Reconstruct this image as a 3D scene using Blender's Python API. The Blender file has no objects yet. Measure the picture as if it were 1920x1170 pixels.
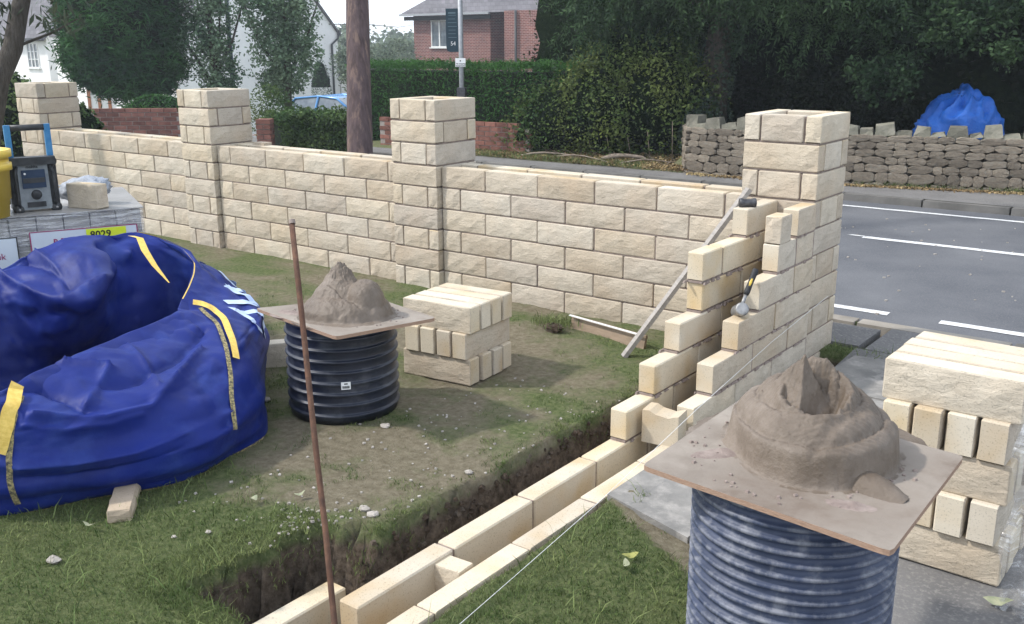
import bpy, math, random
import numpy as np
from mathutils import Vector, Matrix, noise
R = math.radians
random.seed(7)
rng = np.random.default_rng(11)
S = bpy.context.scene
C = S.collection

# ---------------------------------------------------------------- camera
YAW, PITCH, ROLL, F = R(-37.434), R(-15.415), R(-0.317), 1847.7
CAM = Vector((2.3696, -5.2969, 1.7674))
fw = Vector((math.sin(YAW)*math.cos(PITCH), math.cos(YAW)*math.cos(PITCH), math.sin(PITCH)))
rt0 = Vector((math.cos(YAW), -math.sin(YAW), 0)); up0 = rt0.cross(fw)
rt = math.cos(ROLL)*rt0+math.sin(ROLL)*up0; up = -math.sin(ROLL)*rt0+math.cos(ROLL)*up0
cd = bpy.data.cameras.new('camera'); cam = bpy.data.objects.new('camera', cd); C.objects.link(cam)
m = Matrix.Identity(4)
for i in range(3):
    m[i][0] = rt[i]; m[i][1] = up[i]; m[i][2] = -fw[i]; m[i][3] = CAM[i]
cam.matrix_world = m
cd.sensor_width = 36; cd.lens = F/1920*36; cd.clip_start = .05; cd.clip_end = 2000
S.camera = cam
def pt(x, y, D):
    "a point of the place: the survey bearing of a feature, at its distance D"
    return CAM+(fw+rt*((x-960)/F)+up*((585-y)/F))*D

# ---------------------------------------------------------------- world, sun, exposure
EL, AZ = R(46), R(-127)          # heading of the sun measured from +y towards +x
w = bpy.data.worlds.new('World'); S.world = w; w.use_nodes = True
nt = w.node_tree; nt.nodes.clear()
sky = nt.nodes.new('ShaderNodeTexSky'); sky.sky_type = 'NISHITA'; sky.sun_disc = False
sky.sun_elevation = EL; sky.sun_rotation = AZ % (2*math.pi)
sky.air_density = 1.0; sky.dust_density = 1.2; sky.ozone_density = 1.0
tc = nt.nodes.new('ShaderNodeTexCoord')
mp = nt.nodes.new('ShaderNodeMapping'); mp.inputs['Scale'].default_value = (1, 1, 3.5)
nz = nt.nodes.new('ShaderNodeTexNoise'); nz.inputs['Scale'].default_value = 2.2; nz.inputs['Detail'].default_value = 7; nz.inputs['Roughness'].default_value = .58
cr = nt.nodes.new('ShaderNodeValToRGB'); cr.color_ramp.elements[0].position = .34; cr.color_ramp.elements[1].position = .58
mx = nt.nodes.new('ShaderNodeMix'); mx.data_type = 'RGBA'; mx.inputs['B'].default_value = (9.6, 10.4, 11.6, 1)
bg = nt.nodes.new('ShaderNodeBackground'); bg.inputs['Strength'].default_value = .15
wo = nt.nodes.new('ShaderNodeOutputWorld')
L = nt.links.new
L(tc.outputs['Generated'], mp.inputs['Vector']); L(mp.outputs[0], nz.inputs['Vector']); L(nz.outputs['Fac'], cr.inputs[0])
L(cr.outputs[0], mx.inputs['Factor']); L(sky.outputs[0], mx.inputs['A']); L(mx.outputs['Result'], bg.inputs[0]); L(bg.outputs[0], wo.inputs[0])
sd = bpy.data.lights.new('sun', 'SUN'); sun = bpy.data.objects.new('sun', sd); C.objects.link(sun)
sd.energy = 2.8; sd.angle = R(3); sd.color = (1, .96, .90)
to_sun = Vector((math.sin(AZ)*math.cos(EL), math.cos(AZ)*math.cos(EL), math.sin(EL)))
sun.rotation_euler = to_sun.to_track_quat('Z', 'Y').to_euler(); sun.location = (-5, -5, 9)
S.view_settings.view_transform = 'Standard'; S.view_settings.look = 'None'
S.view_settings.gamma = 1; S.view_settings.use_curve_mapping = False
S.view_settings.exposure = .43

# ---------------------------------------------------------------- materials
def newmat(name):
    m = bpy.data.materials.new(name); m.use_nodes = True
    return m, m.node_tree, m.node_tree.nodes['Principled BSDF']
def nd(t, typ, **k):
    n = t.nodes.new(typ)
    for a, b in k.items(): setattr(n, a, b)
    return n
def setin(n, **k):
    for a, b in k.items(): n.inputs[a.replace('_', ' ')].default_value = b
    return n
def mat(name, c1, c2=None, scale=4., rough=.85, bump=0., bscale=None, rnd=.0, detail=6., metal=0., spec=.3, c3=None, s3=1., stretch=None, bdist=.01, isl=0.):
    m, t, p = newmat(name)
    c2 = c2 or c1
    tc = nd(t, 'ShaderNodeTexCoord'); vec = tc.outputs['Object']
    oi = nd(t, 'ShaderNodeObjectInfo')
    if rnd > 0 or True:
        va = nd(t, 'ShaderNodeVectorMath', operation='MULTIPLY_ADD')
        cb = nd(t, 'ShaderNodeCombineXYZ')
        for i in range(3): t.links.new(oi.outputs['Random'], cb.inputs[i])
        t.links.new(cb.outputs[0], va.inputs[0]); va.inputs[1].default_value = (37, 91, 53); t.links.new(vec, va.inputs[2]); vec = va.outputs[0]
    if stretch:
        mp = nd(t, 'ShaderNodeMapping'); mp.inputs['Scale'].default_value = stretch; t.links.new(vec, mp.inputs[0]); vec = mp.outputs[0]
    n = nd(t, 'ShaderNodeTexNoise'); setin(n, Scale=scale, Detail=detail, Roughness=.6); t.links.new(vec, n.inputs['Vector'])
    r = nd(t, 'ShaderNodeValToRGB'); e = r.color_ramp.elements
    e[0].position = .35; e[1].position = .65; e[0].color = (*c1, 1); e[1].color = (*c2, 1)
    t.links.new(n.outputs['Fac'], r.inputs[0]); col = r.outputs[0]
    if c3:
        n3 = nd(t, 'ShaderNodeTexNoise'); setin(n3, Scale=s3, Detail=5., Roughness=.65); t.links.new(vec, n3.inputs['Vector'])
        r3 = nd(t, 'ShaderNodeValToRGB'); r3.color_ramp.elements[0].position = .5; r3.color_ramp.elements[1].position = .68
        t.links.new(n3.outputs['Fac'], r3.inputs[0])
        mx = nd(t, 'ShaderNodeMix', data_type='RGBA'); mx.inputs['B'].default_value = (*c3, 1)
        t.links.new(r3.outputs[0], mx.inputs['Factor']); t.links.new(col, mx.inputs['A']); col = mx.outputs['Result']
    if rnd > 0 or isl > 0:
        h = nd(t, 'ShaderNodeHueSaturation'); mr = nd(t, 'ShaderNodeMapRange')
        a = rnd if rnd > 0 else isl
        mr.inputs['To Min'].default_value = 1-a; mr.inputs['To Max'].default_value = 1+a
        if isl > 0:
            g = nd(t, 'ShaderNodeNewGeometry'); t.links.new(g.outputs['Random Per Island'], mr.inputs['Value'])
        else: t.links.new(oi.outputs['Random'], mr.inputs['Value'])
        t.links.new(mr.outputs[0], h.inputs['Value']); t.links.new(col, h.inputs['Color']); col = h.outputs[0]
    t.links.new(col, p.inputs['Base Color'])
    setin(p, Roughness=rough, Metallic=metal); p.inputs['Specular IOR Level'].default_value = spec
    if bump > 0:
        nb = nd(t, 'ShaderNodeTexNoise'); setin(nb, Scale=bscale or scale*8, Detail=8., Roughness=.68); t.links.new(vec, nb.inputs['Vector'])
        b = nd(t, 'ShaderNodeBump'); setin(b, Strength=bump, Distance=bdist)
        t.links.new(nb.outputs['Fac'], b.inputs['Height']); t.links.new(b.outputs[0], p.inputs['Normal'])
    m['col'] = 1
    return m

def leafmat(name, c1, c2, isl=.35, trans=.25, scale=1.2):
    m = mat(name, c1, c2, scale=scale, rough=.7, isl=isl, spec=.15)
    t = m.node_tree; p = t.nodes['Principled BSDF']; out = t.nodes['Material Output']
    tr = nd(t, 'ShaderNodeBsdfTranslucent'); ms = nd(t, 'ShaderNodeMixShader'); ms.inputs[0].default_value = trans
    t.links.new(p.inputs['Base Color'].links[0].from_socket, tr.inputs[0])
    t.links.new(p.outputs[0], ms.inputs[1]); t.links.new(tr.outputs[0], ms.inputs[2]); t.links.new(ms.outputs[0], out.inputs[0])
    return m

def brickmat(name, c1, c2, mortar, bw=.225, bh=.075, axis='x', rough=.9):
    m, t, p = newmat(name)
    tc = nd(t, 'ShaderNodeTexCoord'); mp = nd(t, 'ShaderNodeSeparateXYZ'); cb = nd(t, 'ShaderNodeCombineXYZ')
    ad = nd(t, 'ShaderNodeMath', operation='ADD')
    t.links.new(tc.outputs['Object'], mp.inputs[0]); t.links.new(mp.outputs['X'], ad.inputs[0]); t.links.new(mp.outputs['Y'], ad.inputs[1])
    t.links.new(ad.outputs[0], cb.inputs[0]); t.links.new(mp.outputs['Z'], cb.inputs[1])
    b = nd(t, 'ShaderNodeTexBrick'); b.inputs['Color1'].default_value = (*c1, 1); b.inputs['Color2'].default_value = (*c2, 1); b.inputs['Mortar'].default_value = (*mortar, 1)
    setin(b, Scale=1., Mortar_Size=.007, Bias=-.1, Brick_Width=bw, Row_Height=bh); b.inputs['Mortar Smooth'].default_value = .2
    t.links.new(cb.outputs[0], b.inputs['Vector'])
    n = nd(t, 'ShaderNodeTexNoise'); setin(n, Scale=1.3, Detail=6.); t.links.new(tc.outputs['Object'], n.inputs['Vector'])
    h = nd(t, 'ShaderNodeHueSaturation'); mr = nd(t, 'ShaderNodeMapRange'); mr.inputs['To Min'].default_value = .6; mr.inputs['To Max'].default_value = 1.4
    t.links.new(n.outputs['Fac'], mr.inputs['Value']); t.links.new(mr.outputs[0], h.inputs['Value']); t.links.new(b.outputs['Color'], h.inputs['Color'])
    t.links.new(h.outputs[0], p.inputs['Base Color']); setin(p, Roughness=rough)
    bp = nd(t, 'ShaderNodeBump'); setin(bp, Strength=.6, Distance=.01); bp.invert = True
    t.links.new(b.outputs['Fac'], bp.inputs['Height']); t.links.new(bp.outputs[0], p.inputs['Normal'])
    return m

M = {}
def rockmat(name, ca, cb, stain, stain_amt, bump, dist, streak=False):
    "cast stone: mottled colour, fine aggregate specks and a split or sawn relief"
    m, t, p = newmat(name)
    tc = nd(t, 'ShaderNodeTexCoord'); oi = nd(t, 'ShaderNodeObjectInfo')
    cbn = nd(t, 'ShaderNodeCombineXYZ')
    for i in range(3): t.links.new(oi.outputs['Random'], cbn.inputs[i])
    va = nd(t, 'ShaderNodeVectorMath', operation='MULTIPLY_ADD'); va.inputs[1].default_value = (31, 77, 53)
    t.links.new(cbn.outputs[0], va.inputs[0]); t.links.new(tc.outputs['Object'], va.inputs[2]); vec = va.outputs[0]
    n = nd(t, 'ShaderNodeTexNoise'); setin(n, Scale=9., Detail=7., Roughness=.65); t.links.new(vec, n.inputs['Vector'])
    r = nd(t, 'ShaderNodeValToRGB'); e = r.color_ramp.elements; e[0].position = .3; e[1].position = .7; e[0].color = (*ca, 1); e[1].color = (*cb, 1)
    t.links.new(n.outputs['Fac'], r.inputs[0])
    n3 = nd(t, 'ShaderNodeTexNoise'); setin(n3, Scale=4.5, Detail=3., Roughness=.5); t.links.new(vec, n3.inputs['Vector'])
    r3 = nd(t, 'ShaderNodeMapRange'); setin(r3, From_Min=.46, From_Max=.7, To_Min=0., To_Max=stain_amt); t.links.new(n3.outputs['Fac'], r3.inputs['Value'])
    mx = nd(t, 'ShaderNodeMix', data_type='RGBA'); mx.inputs['B'].default_value = (*stain, 1)
    t.links.new(r3.outputs[0], mx.inputs['Factor']); t.links.new(r.outputs[0], mx.inputs['A'])
    # dark specks
    ns = nd(t, 'ShaderNodeTexNoise'); setin(ns, Scale=160., Detail=2.); t.links.new(vec, ns.inputs['Vector'])
    rs = nd(t, 'ShaderNodeMapRange'); setin(rs, From_Min=.3, From_Max=.42, To_Min=.72, To_Max=1.); t.links.new(ns.outputs['Fac'], rs.inputs['Value'])
    mv = nd(t, 'ShaderNodeMapRange'); setin(mv, To_Min=.87, To_Max=1.09); t.links.new(oi.outputs['Random'], mv.inputs['Value'])
    mm = nd(t, 'ShaderNodeMath', operation='MULTIPLY'); t.links.new(rs.outputs[0], mm.inputs[0]); t.links.new(mv.outputs[0], mm.inputs[1])
    h = nd(t, 'ShaderNodeHueSaturation'); t.links.new(mm.outputs[0], h.inputs['Value']); t.links.new(mx.outputs['Result'], h.inputs['Color'])
    wn = nd(t, 'ShaderNodeTexWhiteNoise', noise_dimensions='1D'); t.links.new(oi.outputs['Random'], wn.inputs['W']); ms_ = nd(t, 'ShaderNodeMapRange'); setin(ms_, To_Min=.86, To_Max=1.12); t.links.new(wn.outputs['Value'], ms_.inputs['Value']); t.links.new(ms_.outputs[0], h.inputs['Saturation'])
    mh = nd(t, 'ShaderNodeMapRange'); setin(mh, To_Min=.496, To_Max=.503); t.links.new(oi.outputs['Random'], mh.inputs['Value']); t.links.new(mh.outputs[0], h.inputs['Hue'])
    t.links.new(h.outputs[0], p.inputs['Base Color']); setin(p, Roughness=.92); p.inputs['Specular IOR Level'].default_value = .2
    # relief: chunky split faces plus grain
    mp = nd(t, 'ShaderNodeMapping'); mp.inputs['Rotation'].default_value = (0, R(35), 0); mp.inputs['Scale'].default_value = (1, 1, 1.8); t.links.new(vec, mp.inputs[0])
    a = nd(t, 'ShaderNodeTexNoise'); setin(a, Scale=22., Detail=10., Roughness=.62, Distortion=.5); t.links.new(mp.outputs[0], a.inputs['Vector'])
    g = nd(t, 'ShaderNodeTexNoise'); setin(g, Scale=260., Detail=3.); t.links.new(vec, g.inputs['Vector'])
    ms = nd(t, 'ShaderNodeMath', operation='MULTIPLY_ADD'); ms.inputs[1].default_value = .12; t.links.new(g.outputs['Fac'], ms.inputs[0]); t.links.new(a.outputs['Fac'], ms.inputs[2])
    b = nd(t, 'ShaderNodeBump'); setin(b, Strength=bump, Distance=dist); t.links.new(ms.outputs[0], b.inputs['Height']); t.links.new(b.outputs[0], p.inputs['Normal'])
    return m
M['split'] = rockmat('split cream stone', (.44, .375, .29), (.57, .50, .40), (.46, .35, .24), .45, .8, .009)
M['sawn'] = rockmat('sawn cream stone', (.54, .47, .36), (.60, .53, .42), (.47, .335, .17), .7, .25, .004)
M['mortar'] = mat('set mortar', (.20, .155, .135), (.29, .235, .205), scale=30, bump=.6, bscale=90, bdist=.006)
M['wet'] = mat('wet mortar', (.105, .079, .057), (.152, .118, .088), scale=7, rough=.5, bump=.7, bscale=45, bdist=.008, spec=.4, c3=(.205, .165, .13), s3=3.)
M['soil'] = mat('soil', (.055, .038, .025), (.12, .085, .058), scale=22, rough=.98, bump=1., bscale=60, bdist=.03, c3=(.2, .165, .13), s3=14.)
M['asphalt'] = mat('asphalt', (.085, .09, .102), (.16, .163, .172), scale=.7, rough=.8, bump=1., bscale=160, bdist=.006, c3=(.19, .19, .195), s3=120., detail=9.)
M['pave'] = mat('pavement tarmac', (.13, .125, .122), (.19, .182, .175), scale=2., rough=.92, bump=.8, bscale=120, bdist=.005, c3=(.24, .23, .21), s3=60.)
M['concrete'] = mat('path concrete', (.16, .155, .145), (.25, .238, .22), scale=5.5, rough=.95, bump=.8, bscale=60, bdist=.006, c3=(.33, .31, .285), s3=9.)
M['kerb'] = mat('kerb stone', (.20, .18, .15), (.31, .28, .24), scale=3, bump=.4, bscale=40, bdist=.005, rnd=.12)
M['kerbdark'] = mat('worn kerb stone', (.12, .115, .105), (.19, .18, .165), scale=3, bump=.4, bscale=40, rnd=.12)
M['paint'] = mat('road paint', (.62, .62, .61), (.78, .78, .77), scale=30, rough=.7, bump=.3, bscale=90, bdist=.003, c3=(.35, .35, .35), s3=45)
M['ply'] = mat('mortar stained plywood', (.20, .168, .138), (.30, .262, .222), scale=6, rough=.8, bump=.6, bscale=25, bdist=.005, c3=(.16, .125, .098), s3=3.)
M['plyedge'] = mat('plywood edge', (.30, .19, .13), (.38, .26, .19), scale=60, stretch=(1, 1, 9), bump=.5, bscale=50)
M['plank'] = mat('weathered strut', (.27, .25, .23), (.36, .33, .30), scale=10, stretch=(1, 1, 8), bump=.4, bscale=60, bdist=.003)
M['wood'] = mat('brown board', (.22, .165, .115), (.30, .225, .16), scale=9, stretch=(.3, 3, 3), bump=.3, bscale=50)
M['pipe'] = mat('black twinwall plastic', (.008, .011, .022), (.016, .021, .038), scale=6, rough=.36, spec=.5, c3=(.05, .055, .07), s3=9.)
M['rust'] = mat('rusty steel', (.075, .042, .03), (.15, .078, .05), scale=30, rough=.9, bump=.6, bscale=160, bdist=.003, c3=(.09, .045, .03), s3=12.)
M['steel'] = mat('worn steel', (.22, .22, .22), (.38, .37, .36), scale=30, rough=.45, metal=.6, bump=.2, bscale=80)
M['darksteel'] = mat('dark steel', (.05, .05, .055), (.10, .10, .105), scale=30, rough=.5, metal=.5)
M['rubber'] = mat('black rubber', (.02, .02, .022), (.035, .035, .037), scale=30, rough=.6)
M['bluebag'] = mat('blue woven plastic', (.003, .012, .115), (.005, .019, .175), scale=2., rough=.55, spec=.22, bump=.14, bscale=24, bdist=.02, c3=(.014, .034, .19), s3=5.)
M['bagin'] = M['bluebag']
M['yellow'] = mat('yellow webbing', (.62, .42, .09), (.75, .53, .14), scale=60, rough=.8, bump=.5, bscale=200, bdist=.002)
M['white'] = mat('white paint', (.70, .70, .69), (.80, .80, .79), scale=3, rough=.6)
M['letter'] = mat('pale blue print', (.42, .53, .75), (.52, .62, .8), scale=8, rough=.5)
M['blackp'] = mat('black plastic', (.02, .022, .024), (.05, .052, .054), scale=20, rough=.45)
M['greyp'] = mat('dusty grey plastic', (.17, .19, .205), (.24, .26, .27), scale=25, rough=.6)
M['screen'] = mat('dark display', (.015, .03, .06), (.03, .05, .09), scale=5, rough=.15)
M['bluep'] = mat('blue handle plastic', (.03, .16, .34), (.06, .22, .42), scale=20, rough=.5)
M['yellowp'] = mat('yellow plastic', (.62, .43, .06), (.7, .5, .09), scale=6, rough=.4)
M['film'] = mat('dusty stretch film', (.30, .29, .275), (.37, .355, .34), scale=3, rough=.25, bump=.5, bscale=12, bdist=.01, stretch=(1, 1, 3), spec=.5)
M['bundle'] = mat('grey plastic bundle', (.28, .31, .36), (.42, .45, .5), scale=8, rough=.3, bump=.8, bscale=40, bdist=.01, stretch=(3, 1, 1))
M['label'] = mat('label paper', (.55, .6, .68), (.6, .65, .72), scale=8, rough=.5)
M['fluo'] = mat('fluorescent sticker', (.62, .72, .03), (.66, .76, .05), scale=8, rough=.5)
M['maroon'] = mat('maroon print', (.30, .03, .12), rough=.6)
M['ink'] = mat('black ink', (.02, .02, .02), rough=.6)
M['bluei'] = mat('blue ink', (.04, .07, .28), rough=.6)
M['pole'] = mat('creosoted pole wood', (.062, .042, .042), (.115, .082, .082), scale=5, stretch=(6, 6, .6), bump=.7, bscale=30, bdist=.01, c3=(.22, .15, .12), s3=3.)
M['galv'] = mat('galvanised steel', (.30, .31, .32), (.40, .41, .42), scale=20, rough=.45, metal=.3)
M['sign'] = mat('dark green sign', (.012, .03, .045), (.018, .04, .055), scale=4, rough=.4)
M['brick'] = mat('red brown brick', (.15, .065, .05), (.24, .11, .08), scale=9, rough=.93, bump=.5, bscale=60, rnd=.3)
M['bmortar'] = mat('old lime mortar', (.25, .22, .19), (.33, .29, .26), scale=20, bump=.4)
M['housebrick'] = brickmat('house brick', (.12, .03, .024), (.20, .058, .042), (.38, .32, .29))
M['render'] = mat('white render', (.74, .73, .71), (.82, .81, .79), scale=1.2, rough=.9, bump=.2, bscale=30)
M['tile'] = brickmat('roof tile', (.10, .095, .10), (.15, .14, .15), (.05, .05, .055), bw=.3, bh=.2)
M['glass'] = mat('window glass', (.05, .07, .09), (.16, .19, .21), scale=2, rough=.08, spec=.8)
M['frame'] = mat('white window frame', (.72, .72, .70), rough=.4)
M['stone'] = mat('rubble sandstone', (.17, .14, .108), (.28, .235, .18), scale=8, rough=.95, bump=1., bscale=28, bdist=.02, rnd=.3, c3=(.25, .23, .19), s3=5.)
M['moss'] = mat('mossy stone', (.15, .145, .11), (.24, .225, .18), scale=8, rough=.95, bump=1., bscale=28, bdist=.02, rnd=.25)
M['rmortar'] = mat('lime joint', (.15, .13, .10), (.24, .205, .165), scale=9, bump=.8)
M['tarp'] = mat('blue tarpaulin', (.008, .10, .46), (.012, .14, .58), scale=3, rough=.4, bump=.8, bscale=7, bdist=.05, spec=.5)
M['bark'] = mat('bark', (.05, .04, .03), (.10, .085, .07), scale=12, stretch=(3, 3, .7), bump=1., bscale=30, bdist=.03)
M['dead'] = mat('dead branch wood', (.17, .135, .105), (.27, .22, .175), scale=12, bump=.4)
M['carblue'] = mat('blue car paint', (.05, .20, .46), (.06, .23, .50), scale=1, rough=.22, spec=.7, metal=.2)
M['tyre'] = M['rubber']
M['timber'] = mat('shaded barn boards', (.03, .026, .026), (.06, .05, .045), scale=6, stretch=(4, 4, .5), bump=.4)  # barn boards and stone coloured dark to carry the facade's shade
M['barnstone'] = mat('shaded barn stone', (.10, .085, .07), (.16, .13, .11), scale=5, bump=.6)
M['porch'] = mat('orange stained timber', (.30, .11, .045), (.40, .16, .07), scale=9)
M['redpave'] = mat('red block drive', (.18, .10, .085), (.25, .15, .125), scale=7, bump=.4)
M['leafash'] = leafmat('ash leaves', (.016, .036, .016), (.055, .095, .038), isl=.45)
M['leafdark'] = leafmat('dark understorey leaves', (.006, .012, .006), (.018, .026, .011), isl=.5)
M['leafbush'] = leafmat('yellowing bramble leaves', (.035, .075, .02), (.13, .16, .045), isl=.45)
M['leafhedge'] = leafmat('conifer hedge sprays', (.022, .075, .018), (.055, .14, .03), isl=.45)
M['leafcon'] = leafmat('yew sprays', (.012, .048, .018), (.05, .135, .035), isl=.45)
M['leafbirch'] = leafmat('birch leaves', (.09, .16, .09), (.22, .30, .18), isl=.4)
M['leafpriv'] = leafmat('privet leaves', (.04, .085, .025), (.12, .16, .055), isl=.5)
M['leafivy'] = leafmat('ivy leaves', (.03, .055, .035), (.09, .12, .085), isl=.5)
M['leafnear'] = leafmat('long dull leaves', (.035, .05, .03), (.075, .09, .055), isl=.4)
M['leaffar'] = leafmat('haze paled leaves', (.10, .14, .10), (.19, .22, .15), isl=.4)  # leaf colour paled to stand in for haze over distance
M['litter'] = leafmat('fallen leaves', (.14, .085, .045), (.34, .26, .13), isl=.5, trans=.05)
M['blade'] = leafmat('grass blades', (.06, .10, .028), (.19, .22, .085), isl=.5, trans=.2, scale=3)
M['string'] = mat('white string', (.7, .7, .68), rough=.8)
M['stitch'] = mat('seam stitching', (.04, .04, .045), (.40, .33, .15), scale=90, rough=.9)

# ---------------------------------------------------------------- helpers
class MB:
    def __init__(s): s.v = []; s.f = []; s.mi = []
    def add(s, vs, fs, mi=0):
        o = len(s.v); s.v += [tuple(v) for v in vs]; s.f += [tuple(i+o for i in f) for f in fs]; s.mi += [mi]*len(fs)
    def box(s, c, d, rz=0., mi=0, taper=1., rx=0., ry=0.):
        hx, hy, hz = d[0]/2, d[1]/2, d[2]/2
        vs = [Vector((x*hx*(taper if z > 0 else 1), y*hy*(taper if z > 0 else 1), z*hz)) for z in (-1, 1) for x, y in ((-1, -1), (1, -1), (1, 1), (-1, 1))]
        mt = Matrix.Rotation(rz, 3, 'Z')@Matrix.Rotation(ry, 3, 'Y')@Matrix.Rotation(rx, 3, 'X')
        s.add([mt@v+Vector(c) for v in vs], [(3, 2, 1, 0), (4, 5, 6, 7), (0, 1, 5, 4), (1, 2, 6, 5), (2, 3, 7, 6), (3, 0, 4, 7)], mi); return s
    def tube(s, pts, r, n=10, cap=True, mi=0):
        pts = [Vector(p) for p in pts]; rs = r if hasattr(r, '__len__') else [r]*len(pts)
        vs = []; a0 = None
        for i, p in enumerate(pts):
            d = (pts[min(i+1, len(pts)-1)]-pts[max(i-1, 0)]).normalized()
            a = (a0-d*a0.dot(d)).normalized() if a0 is not None else d.orthogonal().normalized()
            a0 = a; b = d.cross(a)
            for k in range(n):
                t = 2*math.pi*k/n; vs.append(p+(a*math.cos(t)+b*math.sin(t))*rs[i])
        fs = [(i*n+k, i*n+(k+1) % n, (i+1)*n+(k+1) % n, (i+1)*n+k) for i in range(len(pts)-1) for k in range(n)]
        if cap: fs += [tuple(reversed(range(n))), tuple(range((len(pts)-1)*n, len(pts)*n))]
        s.add(vs, fs, mi); return s
    def lathe(s, prof, c=(0, 0, 0), n=32, mi=0, cap=False):
        vs = [(c[0]+r*math.cos(2*math.pi*k/n), c[1]+r*math.sin(2*math.pi*k/n), c[2]+z) for r, z in prof for k in range(n)]
        fs = [(i*n+k, i*n+(k+1) % n, (i+1)*n+(k+1) % n, (i+1)*n+k) for i in range(len(prof)-1) for k in range(n)]
        if cap: fs += [tuple(reversed(range(n))), tuple(range((len(prof)-1)*n, len(prof)*n))]
        s.add(vs, fs, mi); return s
    def ribbon(s, pts, sides, th=0., mi=0):
        "flat band along pts; sides = half width vectors"
        n = len(pts); vs = []
        for p, w_ in zip(pts, sides): vs += [Vector(p)-Vector(w_), Vector(p)+Vector(w_)]
        fs = [(2*i, 2*i+1, 2*i+3, 2*i+2) for i in range(n-1)]
        s.add(vs, fs, mi); return s
    def mesh(s, name, mats, smooth=False):
        me = bpy.data.meshes.new(name); me.from_pydata(s.v, [], s.f)
        for q in (mats if isinstance(mats, (list, tuple)) else [mats]): me.materials.append(q)
        if any(s.mi): me.polygons.foreach_set('material_index', s.mi)
        if smooth: me.polygons.foreach_set('use_smooth', [True]*len(me.polygons))
        me.update(); return me
    def build(s, name, mats, parent=None, smooth=False, **k):
        return link(name, s.mesh(name, mats, smooth), parent, **k)
def link(name, me, parent=None, loc=None, rot=None, kind=None, label=None):
    o = bpy.data.objects.new(name, me); C.objects.link(o)
    if parent is not None: o.parent = parent
    if loc is not None: o.location = loc
    if rot is not None: o.rotation_euler = rot
    if kind: o['kind'] = kind
    if label: o['label'] = label
    return o
def thing(name, label, cat, loc=(0, 0, 0), rz=0., group=None, rot=None):
    o = link(name, None, None, loc, rot or (0, 0, rz)); tag(o, label, cat, group); return o
def tag(o, label, cat, group=None):
    o['label'] = label; o['category'] = cat
    if group: o['group'] = group
    return o
def npmesh(name, V, Fq, mats, smooth=False):
    me = bpy.data.meshes.new(name); n = len(Fq); k = Fq.shape[1]
    me.vertices.add(len(V)); me.vertices.foreach_set('co', V.astype(np.float32).ravel())
    me.loops.add(n*k); me.loops.foreach_set('vertex_index', Fq.astype(np.int32).ravel())
    me.polygons.add(n); me.polygons.foreach_set('loop_start', np.arange(0, n*k, k, dtype=np.int32))
    if smooth: me.polygons.foreach_set('use_smooth', np.ones(n, bool))
    me.update(calc_edges=True); me.validate()
    for q in (mats if isinstance(mats, (list, tuple)) else [mats]): me.materials.append(q)
    return me
def leaves(pts, ln, wd, up_bias=None, droop=0.):
    "one small rhombic leaf at every point, numpy in, (V,F) out"
    n = len(pts); d = rng.normal(size=(n, 3)); d[:, 2] = d[:, 2]*.7-droop
    d /= np.linalg.norm(d, axis=1)[:, None]
    a = rng.normal(size=(n, 3))
    if up_bias is not None: a = a+np.array(up_bias)
    sd_ = np.cross(d, a); sd_ /= np.linalg.norm(sd_, axis=1)[:, None]+1e-9
    l = ln*rng.uniform(.6, 1.35, n)[:, None]; w_ = wd*rng.uniform(.6, 1.3, n)[:, None]
    V = np.empty((n, 4, 3)); V[:, 0] = pts-d*l/2; V[:, 1] = pts+sd_*w_/2; V[:, 2] = pts+d*l/2; V[:, 3] = pts-sd_*w_/2
    return V.reshape(-1, 3), np.arange(n*4).reshape(n, 4)
def compound(pts, dirs, ln=.24, leaf=.085, wd=.024, k=4):
    "ash-like compound leaves: k pairs of leaflets on a hanging stalk"
    V = []; 
    n = len(pts); d = dirs/np.linalg.norm(dirs, axis=1)[:, None]
    a = rng.normal(size=(n, 3)); s_ = np.cross(d, a); s_ /= np.linalg.norm(s_, axis=1)[:, None]
    sc = rng.uniform(.7, 1.25, n)[:, None]
    for i in range(k+1):
        base = pts+d*ln*sc*(i/k)
        for sg in ((-1, 1) if i < k else (0,)):
            ld = d*.75+s_*sg*.8+rng.normal(size=(n, 3))*.12; ld /= np.linalg.norm(ld, axis=1)[:, None]
            nn = np.cross(ld, np.cross(d, s_)+rng.normal(size=(n, 3))*.5); nn /= np.linalg.norm(nn, axis=1)[:, None]
            q = np.empty((n, 4, 3)); l = leaf*sc; q[:, 0] = base; q[:, 1] = base+ld*l*.45+nn*wd/2*sc; q[:, 2] = base+ld*l; q[:, 3] = base+ld*l*.45-nn*wd/2*sc
            V.append(q)
    V = np.concatenate(V).reshape(-1, 3); return V, np.arange(len(V)).reshape(-1, 4)
def in_blobs(blobs, n, shell=.35, clump=0.):
    "points in a union of ellipsoids (cx,cy,cz,rx,ry,rz), denser towards the surface"
    B = np.array(blobs, float); wts = (B[:, 3]*B[:, 4]*B[:, 5])**.7; wts /= wts.sum()
    idx = rng.choice(len(B), n, p=wts); d = rng.normal(size=(n, 3)); d /= np.linalg.norm(d, axis=1)[:, None]
    r = 1-np.abs(rng.normal(size=n))*shell; r = np.clip(r, 0, 1.08)
    P = B[idx, :3]+d*r[:, None]*B[idx, 3:]
    if clump > 0:
        k = max(8, n//60); c = P[rng.choice(n, k)]; j = rng.choice(k, n)
        P2 = c[j]+rng.normal(size=(n, 3))*clump; sel = rng.random(n) < .7; P[sel] = P2[sel]
    return P
def fbm(x, y, z=0., o=4):
    return noise.fractal(Vector((x, y, z)), .8, 2., o)

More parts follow.
